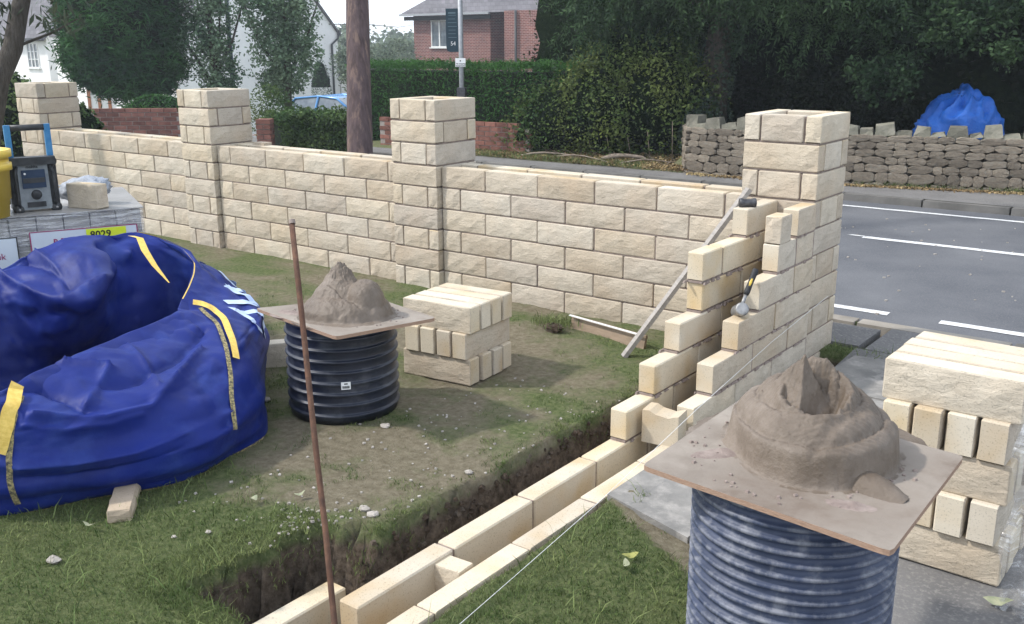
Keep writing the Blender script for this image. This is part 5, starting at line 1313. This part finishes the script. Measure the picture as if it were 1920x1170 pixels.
tree('ash_tree', 'big dark spreading ash tree with hanging leaf sprays over the bank and road', 'tree', tb0, crown, 19000, 'leafash', 0, 0,
     ([tb0, (-4.32, 8.36, 1.2), (-4.2, 8.4, 2.2), (-4.1, 8.5, 3.4), (-3.9, 8.6, 5)], [.26, .21, .19, .16, .12]),
     [([(-4.2, 8.4, 2.0), (-5.0, 8.2, 2.6), (-5.9, 8.0, 3.0)], [.1, .07, .03]), ([(-4.15, 8.45, 2.4), (-3.2, 8.7, 3.0), (-1.9, 9.0, 3.3)], [.1, .07, .04]), ([(-4.1, 8.5, 3.2), (-4.8, 8.8, 4.2), (-5.6, 9, 5)], [.09, .07, .03])], .45, .22, comp=True)
iv = [(-4.32, 8.36, .5, .33, .33, .5), (-4.30, 8.38, 1.3, .3, .3, .6), (-4.18, 8.42, 2.0, .28, .28, .5), (-4.22, 7.75, .42, .30, .28, .42), (-4.3, 7.95, .7, .3, .3, .4)]
tree('ivy', 'ivy climbing the ash trunk and spilling over the rounded end of the rubble wall', 'ivy', (-4.3, 7.9, .3), iv, 5200, 'leafivy', .05, .042, shell=.12, fname='foliage')
# dark wood behind: one mass of understorey and the trunks that show in it
dark = [(-7.2, 10.6, 1.5, 2.0, 1.2, 1.9), (-4.2, 10.6, 2.0, 2.8, 1.2, 2.4), (-1.0, 11.4, 2.4, 2.8, 1.2, 2.6), (-3, 10.9, 4.8, 5.0, 1.4, 2.6), (2.2, 12.6, 3.0, 3, 1.4, 3), (2.6, 13.4, 5.4, 5, 1.8, 3), (-2.4, 10.4, .7, 2.0, .8, 1.0), (-4.6, 9.9, .7, 2.2, .7, 1.0)]
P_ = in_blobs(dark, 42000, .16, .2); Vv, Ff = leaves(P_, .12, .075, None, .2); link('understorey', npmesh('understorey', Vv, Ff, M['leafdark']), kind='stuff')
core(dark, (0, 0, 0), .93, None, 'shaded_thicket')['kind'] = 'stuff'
low = [(-3.0, 8.9, .9, 1.6, .6, .7), (-2.2, 9.0, .9, .8, .6, .6), (-5.0, 9.4, 1.0, 1.6, .6, .9)]
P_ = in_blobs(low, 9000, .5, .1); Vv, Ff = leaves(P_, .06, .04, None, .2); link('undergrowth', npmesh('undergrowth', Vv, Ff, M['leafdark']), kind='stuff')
# overhanging lit spray at the right
rb = pt(1810, 55, 12.0); rb2 = pt(1850, 20, 12.1); rb3 = pt(1890, 70, 12.2)
tree('elder_tree', 'small light leaved tree reaching out of the dark wood above the blue tarpaulin', 'tree', (-.6, 11.4, .4), [(rb.x, rb.y, rb.z, .5, .45, .28), (rb2.x, rb2.y, rb2.z+.1, .6, .5, .35), (rb.x+.5, rb.y-.1, rb.z-.25, .4, .3, .12), (rb3.x-.9, rb3.y, rb3.z+.3, .6, .5, .4), (rb.x-.9, rb.y, rb.z-.6, .5, .4, .3)], 5200, 'leafash', .075, .04,
     ([(-.6, 11.4, .4), (-.75, 11.2, 1.4), (-.9, 10.9, 2.2)], [.07, .055, .03]), shell=.35, clump=.07)
# brambly yellowing bush at the road edge
bb = [(-6.6, 7.65, .55, .75, .55, .62), (-5.8, 7.7, .75, .8, .6, .85), (-5.0, 7.8, .85, .8, .6, .95), (-4.6, 8.0, .8, .5, .5, .8), (-7.05, 7.55, .35, .5, .4, .38), (-5.4, 7.9, 1.45, .9, .5, .55)]
tree('bramble_bush', 'yellowing green bramble bush on the bank between brick wall and ash trunk', 'bush', (-5.6, 7.8, .05), bb, 26000, 'leafbush', .055, .038, None,
     [([(-5.9+i*.35, 7.35+random.uniform(0, .25), .02), (-5.9+i*.35+random.uniform(-.08, .08), 7.35, .35+random.uniform(0, .35))], [.008, .005]) for i in range(6)], shell=.22, clump=.12, barkm='dead', core_=.72)
# leaf litter, twigs, dead branches on the bank
P_ = np.stack([rng.uniform(-8.2, -3.2, 9000), rng.uniform(6.75, 7.9, 9000), np.zeros(9000)], 1); P_[:, 2] = [gz(x, y)+.02+random.uniform(0, .03) for x, y in P_[:, :2]]
Vv, Ff = leaves(P_, .05, .03, None, 0); link('leaf_litter', npmesh('leaf_litter', Vv, Ff, M['litter']), kind='stuff')
P_ = np.stack([rng.uniform(-3.9, 2, 2600), np.zeros(2600), np.zeros(2600)], 1)
P_[:, 1] = np.interp(P_[:, 0], [-3.9, -2.2, .2, 2.4], [6.86, 6.90, 7.5, 8.1])-np.abs(rng.normal(size=2600))*.07
P_[:, 2] = .012; Vv, Ff = leaves(P_, .045, .025, None, 0); link('gutter_leaves', npmesh('gutter_leaves', Vv, Ff, M['litter']), kind='stuff')
vg = [(x, random.uniform(6.8, 7.5), .03) for x in rng.uniform(-8.3, -4.6, 5000)]
link('verge_grass', blades('verge_grass', vg, .07, .006), kind='stuff')
wt = [(x, float(np.interp(x, [-3.9, -2.2, .2, 2.4], [6.92, 6.96, 7.55, 8.1]))-random.uniform(0, .06), .0) for x in np.concatenate([rng.normal(-1.2, .4, 500), rng.normal(.2, .25, 400)])]
link('kerbside_weeds', blades('kerbside_weeds', wt, .07, .006), kind='stuff')
wb = [(x, float(np.interp(x, [-3.9, -2.2, .2, 2.4], [7.4, 7.35, 7.95, 8.5]))+random.uniform(0, .5), .42) for x in rng.uniform(-3.9, 2.4, 3500)]
link('bank_grass', blades('bank_grass', wb, .16, .008), kind='stuff')
for i, (x0, y0, x1, y1, r_, lab) in enumerate([(-6.9, 7.05, -5.9, 7.25, .02, 'pale dead branch lying at the foot of the bramble bush'), (-5.5, 7.2, -4.75, 7.35, .04, 'thick broken pale log beside the ivy'),
                                              (-6.4, 7.15, -5.2, 6.95, .012, 'thin bare stick lying across the leaf litter'), (-5.1, 7.0, -4.3, 7.4, .014, 'dead curved bramble stem near the ivy')]):
    mid = ((x0+x1)/2+random.uniform(-.05, .05), (y0+y1)/2, .16+random.uniform(0, .06))
    bp2 = [(x0+(x1-x0)*q+random.uniform(-.02, .02), y0+(y1-y0)*q, gz(x0, y0)+.03+.07*math.sin(q*3)+random.uniform(-.01, .01)) for q in (0, .2, .4, .6, .8, 1)]
    tag(MB().tube(bp2, [r_*(1-.1*q) for q in range(6)], 8).build('dead_branch', M['dead'], None, True), lab, 'branch')
mb = MB()
for k in range(70):
    x, y = random.uniform(-7, -4.3), random.uniform(7.0, 7.6); a = random.uniform(0, 6.28); l = random.uniform(.1, .4); mb.tube([(x, y, gz(x, y)+.02), (x+math.cos(a)*l, y+math.sin(a)*l*.5, gz(x, y)+random.uniform(.03, .16))], [.004, .002], 4)
mb.build('twigs', M['dead'], kind='stuff')
# blue tarpaulin over a heap
tp = pt(1797, 240, 12.9); 
def tarpf():
    vs = []; nu, nv = 70, 34; rt2 = Vector((rt.x, rt.y, 0)).normalized(); fw2 = Vector((-rt2.y, rt2.x, 0))
    for j in range(nv+1):
        ph = (math.pi/2)*(j/nv)
        for i in range(nu):
            t_ = 2*math.pi*i/nu; c, s_ = math.cos(t_), math.sin(t_)
            q = 1-.16*abs(noise.noise(Vector((c*2.2, s_*2.2, ph*2.0))))*2+.06*noise.noise(Vector((c*5, s_*5, ph*5)))
            w_ = math.cos(ph)**.75; hh = math.sin(ph)**.9*(.80-.14*abs(c+.15)*1.2) 
            if c < -.1: hh *= .9
            if abs(c+.1) < .25 and j > nv*.6: hh *= .93
            p = rt2*(c*.60*w_*q)+fw2*(s_*.45*w_*q)+Vector((0, 0, -.25+hh*q*1.13)); vs.append(p)
    mb = MB(); mb.add(vs, [(j*nu+i, j*nu+(i+1) % nu, (j+1)*nu+(i+1) % nu, (j+1)*nu+i) for j in range(nv) for i in range(nu)])
    return mb
tag(tarpf().build('tarpaulin', M['tarp'], None, True, loc=(tp.x, tp.y, tp.z)), 'bright blue tarpaulin draped over a heap behind the rubble wall', 'tarpaulin')
# shaded barn at the far right
bc = pt(1850, 120, 17.5)
t = thing('barn', 'dark shaded stone and timber barn behind the blue tarpaulin', 'building', (bc.x, bc.y, 0), R(-37)-R(4)+math.pi*0)
t.rotation_euler = (0, 0, math.atan2(rt.y, rt.x))
MB().box((1.6, .9, 2.4), (5.6, 1.6, 4.8)).build('wall', M['timber'], t)
MB().box((.9, .03, 1.05), (2.6, .2, .65)).build('stone_panel', M['barnstone'], t)
MB().box((1.6, .0, 5.1), (6.4, 2.6, .3)).build('roof', M['tile'], t)
# long conifer hedge
def hedge(name, label, a, b, w_, h, n, lm, ln, wd, z0=.0, cat='hedge', up=True, bump=.06):
    a, b = Vector(a), Vector(b); d = (b-a); Lw = d.length; d.normalize(); nr_ = Vector((-d.y, d.x, 0))
    t = thing(name, label, cat, (a+b)/2); c = (a+b)/2
    s = rng.uniform(0, Lw, n); face = rng.random(n); v = rng.random(n); u = rng.uniform(-.5, .5, n); P_ = np.empty((n, 3))
    for k in range(n):
        if face[k] < .45: off, z = -w_/2, v[k]*h
        elif face[k] < .6: off, z = w_/2, v[k]*h
        else: off, z = u[k]*w_, h
        wob = bump*fbm(s[k]*1.6, z*1.6, off); p = a+d*s[k]+nr_*(off+(wob if off < 0 else -wob)); P_[k] = (p.x, p.y, z0+z+(bump*fbm(s[k]*2, off*2, 5.) if z == h else 0))
    P_ += rng.normal(size=P_.shape)*.035
    Vv, Ff = leaves(P_, ln, wd, None, -.5 if up else .1); link('foliage', npmesh('foliage', Vv-np.array(c), Ff, M[lm]), t)
    rz = math.atan2(d.y, d.x); MB().box((0, 0, z0+h/2-.05), (Lw-.15, w_-.16, h-.1), rz).build('shade_core', M['leafdark'], t)  # dark box stands in for the hedge's inner shade
    return t
hedge('conifer_hedge', 'long clipped dark green conifer hedge in front of the red brick house', (-11.2, 7.9, 0), (-5.2, 8.3, 0), .8, 1.36, 22000, 'leafhedge', .085, .018, z0=.0)
h0, h1 = pt(512, 240, 14.9), pt(662, 240, 15.6)
hedge('privet_bush', 'wide green privet bush left of the telegraph pole, below the blue car', (h0.x, h0.y, 0), (h1.x, h1.y, 0), .8, .55, 13000, 'leafpriv', .055, .038, z0=.1, cat='bush', up=False, bump=.12)
h0, h1 = pt(205, 210, 18.2), pt(335, 210, 18.2)
tree('clipped_bush', 'low rounded green bush above the red brick wall at left', 'bush', ((h0.x+h1.x)/2, (h0.y+h1.y)/2, 0), [(h0.x*.5+h1.x*.5, h0.y*.5+h1.y*.5+.3, .42, .85, .6, .42), (h0.x*.2+h1.x*.8, h0.y*.2+h1.y*.8+.3, .38, .6, .5, .38)], 9000, 'leafhedge', .06, .025, shell=.12, fname='foliage', core_=.85)
h0 = pt(30, 150, 13.0)
tree('laurel_hedge', 'big green garden hedge at the left edge, behind the first pillar', 'hedge', (h0.x, h0.y, 0), [(h0.x-.2, h0.y-.3, .55, .75, .9, .95), (h0.x+.30, h0.y+.30, .40, .5, .5, .85), (h0.x-1.2, h0.y-1, .7, 1, 1, 1.0), (h0.x+.55, h0.y+.5, .3, .35, .4, .7)], 16000, 'leafpriv', .06, .04, shell=.12, fname='foliage', core_=.85)
# yew and birches
yc = pt(228, 40, 20.5)
yb = (yc.x, yc.y, -.2)
tree('yew_tree', 'large dense dark green yew with a broad flat based crown', 'tree', yb, [(yc.x, yc.y, yc.z+.1, 1.34, 1.3, 1.5), (yc.x-.1, yc.y, yc.z+1.8, 1.1, 1.1, 1.3), (yc.x+.02, yc.y, 1.35, 1.30, 1.2, .62), (yc.x+.1, yc.y+.05, 1.0, 1.0, .9, .42), (yc.x-.5, yc.y-.2, 1.6, .9, .9, .6)], 60000, 'leafcon', .20, .03,
     ([yb, (yc.x+.25, yc.y+.1, .4), (yc.x+.2, yc.y+.1, 1.2)], [.2, .16, .12]), shell=.15, clump=.10, core_=.80)
def birch(px_, D, blobs, label, n, tx=None, thin=.02):
    c = pt(px_, 150, D); z0 = far_z(c.x, c.y)-.1
    bl = [(c.x+rt.x*a, c.y+rt.y*a, z, r_, r_, rz) for a, z, r_, rz in blobs]
    tree('birch_tree', label, 'tree', (c.x, c.y, z0), bl, n, 'leafbirch', .075, .05, ([(c.x, c.y, z0), (c.x+.1, c.y, 1.5), (c.x, c.y, 4)], [.09, .07, .04]),
         [([(c.x, c.y, .9), (c.x+rt.x*s_*.5, c.y+rt.y*s_*.5, 1.8), (c.x+rt.x*s_*.9, c.y+rt.y*s_*.9, 2.9)], [.04, .025, .01]) for s_ in (-1, 1, .4)], shell=.5, clump=.07)
birch(398, 21, [(0, 1.7, .62, 1.0), (-.1, 3., .6, 1.0), (.2, .9, .5, .5)], 'slender light green birch tree just right of the dark yew', 11000)
birch(535, 21, [(0, 1.5, .8, .8), (-.25, 2.5, .75, .9), (.3, 2.4, .5, 1.0), (-.15, .85, .45, .4)], 'leafy light green birch tree in front of the white gable', 16000)
sh = pt(505, 190, 17)
tree('flowering_shrub', 'loose shrub with reddish and yellow leaves behind the second pillar', 'shrub', (sh.x, sh.y, 0), [(sh.x, sh.y, .55, .5, .4, .55), (sh.x+.5, sh.y+.2, .35, .4, .4, .4)], 3600, 'leafbush', .05, .03, shell=.4, fname='foliage')
cy_ = pt(602, 158, 39)
tree('cypress', 'narrow dark conifer standing against the white gable wall', 'tree', (cy_.x, cy_.y, -1.9), [(cy_.x, cy_.y, -.35, .42, .42, 1.5)], 3000, 'leafcon', .1, .02, shell=.15, core_=.85)
# small tree at the top left with long leaves, trunk in view
n0 = pt(-2, 150, 9.5); n1 = pt(24, 90, 9.5); n2 = pt(34, 30, 9.5); n3 = pt(48, -30, 9.5); nb = Vector((n0.x-.25, n0.y-.2, 0))
pts_ = [(nb.x, nb.y, 0), (n0.x-.12, n0.y-.1, .9), tuple(n0), tuple(n1), tuple(n2), tuple(n3), (n3.x, n3.y, n3.z+.7)]
bl = [(n2.x+rt.x*.42, n2.y+rt.y*.42, n2.z-.02, .28, .28, .2), (n2.x-rt.x*.15, n2.y-rt.y*.15, n2.z+.05, .22, .25, .3), (n3.x+rt.x*.5, n3.y+rt.y*.5, n3.z+.05, .5, .4, .25), (n3.x, n3.y, n3.z+1.2, 1.2, 1.2, .8)]
tree('willow_tree', 'small tree at the top left corner with a leaning dark trunk and long narrow leaves', 'tree', tuple(nb), bl, 1500, 'leafnear', .15, .035, (pts_, [.1, .095, .095, .09, .085, .07, .05]),
     [([tuple(n1), (n2.x+rt.x*.3, n2.y+rt.y*.3, n2.z-.16), (n2.x+rt.x*.57, n2.y+rt.y*.57, n2.z-.03)], [.016, .012, .007])], shell=.5, droop=.9)
# lamp column beside the birch
lc = pt(437, 160, 22); t = thing('lamp_column', 'thin dark green lamp column in front of the white gable, between the two birches', 'lamp post', (lc.x, lc.y, -.4))
MB().tube([(0, 0, 0), (0, 0, 1.2), (0, 0, 1.25), (0, 0, 5)], [.07, .07, .05, .045], 12).build('column', M['sign'], t, True)
MB().box((.25, 0, 5.05), (.6, .16, .1)).build('lantern', M['galv'], t)

# houses
def window(par, x, z, w_, h, y=-.02, cols=3, rows=1, name='window'):
    f = MB(); b = .05
    f.box((x, y, z+h/2+b/2), (w_+2*b, .06, b)); f.box((x, y, z-h/2-b/2), (w_+2*b, .06, b))
    for k in range(cols+1): f.box((x-w_/2+w_*k/cols, y, z), (b if k in (0, cols) else b*1.4, .058, h))
    for k in range(1, rows): f.box((x, y-.002, z-h/2+h*k/rows), (w_, .05, .03))
    f.box((x, y-.03, z-h/2-b-.03), (w_+.24, .12, .05))
    w0 = f.build(name, M['frame'], par)
    for k in range(cols): MB().box((x-w_/2+w_*(k+.5)/cols, y+.015, z), (w_/cols-.04, .01, h-.01)).build('pane', M['glass'], w0)
    return w0
def prism_roof(x0, x1, y0, y1, ze, zr, ov=.35, th=.12):
    mb = MB(); ym = (y0+y1)/2
    for s_, ya in ((-1, y0-ov), (1, y1+ov)):
        dz = (zr-ze)*(ov/((y1-y0)/2)); a = [(x0-ov, ya, ze-dz), (x1+ov, ya, ze-dz), (x1+ov, ym, zr), (x0-ov, ym, zr)]
        b = [(p[0], p[1], p[2]+th) for p in a]; mb.add(a+b, [(0, 1, 2, 3), (7, 6, 5, 4), (0, 4, 5, 1), (1, 5, 6, 2), (3, 2, 6, 7), (0, 3, 7, 4)])
    return mb
def gable_walls(x0, x1, y0, y1, zb, ze, zr):
    mb = MB(); ym = (y0+y1)/2
    for x in (x0, x1): mb.add([(x, y0, zb), (x, y1, zb), (x, y1, ze), (x, ym, zr), (x, y0, ze)], [(0, 1, 2, 3, 4)])
    for y in (y0, y1): mb.add([(x0, y, zb), (x1, y, zb), (x1, y, ze), (x0, y, ze)], [(0, 1, 2, 3)])
    return mb
# left house: lit front, grey gable end towards the road
c = pt(85, 66, 50); zg = -3.2; hx, hy = c.x, c.y
t = thing('house', 'white rendered house at the far left with a grey tiled roof and a lit front', 'building', (hx, hy, zg))
gable_walls(-9, 0, 0, 7.5, 0, c.z-zg, c.z-zg+3.6).build('wall', M['render'], t)
prism_roof(-9, 0, 0, 7.5, c.z-zg, c.z-zg+3.6, .3).build('roof', M['tile'], t)
window(t, -1.45, c.z-zg-1.0, 1.05, 1.15, cols=3, rows=3); window(t, -4.6, c.z-zg-1.0, 1.05, 1.15, cols=3, rows=3)
MB().box((-4.5, -.36, c.z-zg-.2), (9.6, .1, .12)).build('gutter', M['blackp'], t)
pw = pt(205, 185, 42); 
po = thing('porch', 'orange timber framed porch with white panes, under the yew at left', 'porch', (pw.x, pw.y, -2.4), math.atan2(rt.y, rt.x))
for k in range(5): MB().box((-.85+k*.43, 0, 1.15), (.12, .12, 2.3)).build('post', M['porch'], po)
for k in range(4): MB().box((-.64+k*.43, .02, 1.35), (.30, .04, 1.5)).build('pane', M['frame'], po)
MB().box((0, .3, 2.42), (2.2, 1.0, .14)).build('roof', M['tile'], po); MB().box((0, .05, .3), (1.9, .1, .6)).build('panel', M['porch'], po)
# white gable behind the birches
c = pt(632, 62, 45); zg = -2.8
t = thing('house', 'white rendered house with a bare gable end and a dark downpipe, behind the birches', 'building', (c.x, c.y, zg))
gable_walls(-9, 0, -8.6, 0, 0, c.z-zg, c.z-zg+4.6).build('wall', M['render'], t)
prism_roof(-9, 0, -8.6, 0, c.z-zg, c.z-zg+4.6, .12).build('roof', M['tile'], t)
MB().tube([(.1, .1, c.z-zg+.1), (.12, -.1, c.z-zg-.25), (.1, -.45, c.z-zg-.5), (.1, -.45, 0)], .05, 8).build('downpipe', M['blackp'], t, True)
# low white garage wing
g = MB(); g.box((-1.8, 1.9, 1.5), (3.6, 3.6, 3.0)); g.build('garage_wing', M['render'], t)
MB().box((-1.8, 1.9, 3.08), (3.9, 3.9, .12)).build('flat_roof', M['tile'], t)
wf = MB(); wf.box((.03, .95, 1.9), (.06, .9, .62)); wf = wf.build('window', M['frame'], t); MB().box((.07, .95, 1.9), (.03, .72, .42)).build('pane', M['glass'], wf)
cs_ = pt(735, 140, 47)
t = thing('conservatory', 'white framed glazed conservatory roof showing above the hedge beside the pole', 'conservatory', (cs_.x, cs_.y, -2.8), math.atan2(rt.y, rt.x))
MB().box((-1.0, 1, 1.3), (2.6, 2, 2.6)).build('wall', M['render'], t)
mb = MB(); 
for k in range(6): mb.tube([(-2.0+k*.12, 0, 3.35), (-2.2+k*.62, -.3, 2.6)], .03, 5)
mb.build('glazing_bars', M['frame'], t); MB().add([], []); mb = MB(); mb.add([(-2.1, .02, 3.33), (-1.3, .02, 3.33), (1.0, -.26, 2.62), (-2.2, -.26, 2.62)], [(0, 1, 2, 3)]); mb.build('glass_roof', M['glass'], t)
# red brick house
c = pt(775, 27, 52); zg = -3.0; ze = c.z-zg
t = thing('house', 'red brick house with hipped slate roof and a white three light window, above the hedge', 'building', (c.x, c.y, zg), R(-4))
MB().box((2.75, 3.5, ze/2), (5.5, 7, ze)).build('wall', M['housebrick'], t)
MB().box((6.5, 5.4, ze/2), (2.0, 6, ze)).build('wall', M['housebrick'], t)
MB().box((9.8, 2.6, ze/2), (4.6, 7.6, ze)).build('wall', M['housebrick'], t)
mb = MB(); mb.add([(-.55, -.5, ze-.02), (12.6, -.5, ze-.02), (12.6, 7.6, ze-.02), (-.55, 7.6, ze-.02), (2.4, 3.5, ze+2.6), (9, 3.5, ze+2.6)], [(0, 1, 5, 4), (1, 2, 5), (2, 3, 4, 5), (3, 0, 4), (3, 2, 1, 0)]); mb.build('roof', M['tile'], t)
MB().box((2.7, -.52, ze-.05), (6.4, .1, .1)).build('gutter', M['galv'], t); MB().box((2.7, -.3, ze-.22), (6.2, .04, .2)).build('fascia', M['ink'], t)
window(t, 2.25, ze-1.0, 1.75, 1.25, cols=3)
MB().tube([(8.3, -1.3, ze), (8.3, -1.3, 0)], .06, 8).build('downpipe', M['blackp'], t, True)
# car on the drive in front of the white gable
c = pt(640, 200, 33); zc = far_z(c.x, c.y)
zc = pt(620, 183, 33).z-1.40
car = thing('parked_car', 'light blue hatchback parked on the side drive, seen above the privet bush', 'car', (c.x, c.y, zc), math.atan2(rt.y, rt.x)-.55)
sec = [(-2.0, .35, .78, .70), (-1.9, .30, .98, .78), (-1.2, .25, .98, .84), (0, .25, .95, .86), (1.0, .25, .95, .85), (1.7, .28, .86, .80), (2.05, .35, .68, .66)]
mb = MB(); 
vs = [];
for x, z0, z1, w_ in sec: vs += [(x, -w_*.92, z0), (x, -w_, (z0+z1)/2), (x, -w_*.9, z1), (x, w_*.9, z1), (x, w_, (z0+z1)/2), (x, w_*.92, z0)]
n = 6; mb.add(vs, [(i*n+j, i*n+(j+1) % n, (i+1)*n+(j+1) % n, (i+1)*n+j) for i in range(len(sec)-1) for j in range(n)]+[tuple(range(5, -1, -1)), tuple(range((len(sec)-1)*n, len(sec)*n))]); mb.build('body', M['carblue'], car, True)
gh = [(-1.85, .95, .72), (-1.45, 1.38, .60), (-.4, 1.47, .60), (.35, 1.40, .58), (1.15, .95, .72)]
mb = MB(); vs = []
for x, z, w_ in gh: vs += [(x, -w_, z), (x, w_, z)]
mb.add(vs, [(2*i, 2*i+2, 2*i+3, 2*i+1) for i in range(len(gh)-1)]); mb.v = [(a, b_, c_+.012) for a, b_, c_ in mb.v]; mb.build('roof', M['carblue'], car, True)
mb = MB()
for s_ in (-1, 1):
    vs = [(x, s_*w_*1.0, z) for x, z, w_ in gh]+[(x, s_*.80, .94) for x, z, w_ in gh]; m_ = len(gh); mb.add(vs, [(i, i+1, m_+i+1, m_+i) for i in range(m_-1)])
mb.build('side_window', M['glass'], car)
MB().add([], []); mb = MB(); mb.add([(.38, -.56, 1.425), (.38, .56, 1.425), (1.17, .68, .975), (1.17, -.68, .975)], [(0, 3, 2, 1)]); mb.build('windscreen', M['glass'], car)
for s_ in (-1, 1):
    MB().tube([(-1.85, s_*.74, .97), (-1.45, s_*.63, 1.38), (-.4, s_*.62, 1.47), (.35, s_*.61, 1.41), (1.15, s_*.745, .97)], .035, 6).build('window_trim', M['carblue'], car, True)
    MB().tube([(-.45, s_*.81, .95), (-.42, s_*.63, 1.45)], .04, 6).build('pillar', M['carblue'], car)
    for x in (-1.3, 1.3):
        wh = MB().lathe([(0, -.09), (.2, -.1), (.3, -.09), (.32, -.05), (.32, .05), (.3, .09), (.2, .1), (0, .09)], n=20).build('wheel', M['rubber'], car, True, loc=(x, s_*.76, .32), rot=(math.pi/2, 0, 0))
        MB().lathe([(0, .11), (.19, .105), (.2, .09)], n=14).build('rim', M['galv'], wh, True, rot=(0 if s_ < 0 else math.pi, 0, 0))
    MB().box((2.0, s_*.5, .64), (.12, .3, .14)).build('headlight', M['frame'], car)
    MB().box((.85, s_*.92, 1.0), (.1, .16, .11)).build('mirror', M['carblue'], car)
# dark car roof and white garden chair behind the hedge
vb = pt(860, 136, 31); t = thing('parked_van', 'dark vehicle roof just showing over the conifer hedge before the brick house', 'car', (vb.x, vb.y, -1.6), math.atan2(rt.y, rt.x)+.05)
MB().box((0, 0, .7), (3.2, 1.6, .75)).build('body', M['darksteel'], t); zz = pt(860, 134, 31).z+1.6
MB().box((0, 0, (zz+1.0)/2+.0), (2.0, 1.4, zz-1.0), taper=.86).build('cabin', M['blackp'], t)
for x in (-1, 1): 
    for s_ in (-1, 1): MB().lathe([(0, -.09), (.3, -.09), (.32, 0), (.3, .09), (0, .09)], n=16).build('wheel', M['rubber'], t, loc=(x, s_*.78, .32), rot=(math.pi/2, 0, 0))
wc = pt(806, 140, 27); t = thing('garden_chair', 'scrap of white garden furniture poking above the conifer hedge', 'chair', (wc.x, wc.y, -1.0), .3)
zz = wc.z+1.0
MB().box((0, 0, zz-.0), (.14, .05, .22), ry=.5).build('backrest', M['white'], t); MB().box((.05, 0, zz-.35), (.3, .3, .04)).build('seat', M['white'], t)
for sx, sy_ in ((-1, -1), (1, -1), (1, 1), (-1, 1)): MB().box((.05+sx*.12, sy_*.12, (zz-.35)/2), (.04, .04, zz-.35)).build('leg', M['white'], t)
# distant trees
fd = []
for k in range(30):
    x_ = 560+k*13+random.uniform(-5, 5); D = random.uniform(70, 130); p = pt(x_, random.uniform(86, 100), D); r_ = random.uniform(2, 3.6); fd.append((p.x, p.y, p.z-r_*.3, r_*1.3, r_*1.3, r_))
P_ = in_blobs(fd, 24000, .3, .3); Vv, Ff = leaves(P_, .45, .35); link('distant_trees', npmesh('distant_trees', Vv, Ff, M['leaffar']), kind='stuff')
for k, (px_, D, r_, lab) in enumerate([(700, 40, 1.1, 'pale willow like tree beyond the hedge, just right of the telegraph pole'), (742, 44, 1.25, 'feathery pale green tree beyond the hedge, left of the brick house'), (668, 38, .9, 'hazy light green tree between white garage and telegraph pole')]):
    p = pt(px_, 118, D); tree('garden_tree', lab, 'tree', (p.x, p.y, far_z(p.x, p.y)), [(p.x, p.y, p.z-.1, r_, r_, r_*.85), (p.x+.3, p.y, p.z-.9, r_*.9, r_*.9, .9)], 3600, 'leaffar', .16, .07, ([(p.x, p.y, far_z(p.x, p.y)), (p.x, p.y, p.z)], [.15, .07]), shell=.35, clump=.15)
# overhead wire
w0, w1 = pt(690, 46, 30), pt(775, 47, 60)
tag(MB().tube([w0+(w0-w1)*.3, w0, (w0+w1)/2-Vector((0, 0, .1)), w1], .012, 5).build('overhead_wire', M['ink']), 'thin overhead wire crossing the sky between pole and brick house', 'wire')

# ---------------------------------------------------------------- air
hz = MB().box((-40, 70, 1.), (322, 262, 22)).build('haze', None or [])
hz['kind'] = 'stuff'; hm, ht, hp = newmat('thin autumn haze'); ht.nodes.remove(hp)
pv = nd(ht, 'ShaderNodeVolumePrincipled'); pv.inputs['Color'].default_value = (.86, .92, 1, 1); pv.inputs['Density'].default_value = .0016; pv.inputs['Anisotropy'].default_value = .3
ht.links.new(pv.outputs[0], ht.nodes['Material Output'].inputs['Volume']); hz.data.materials.append(hm)
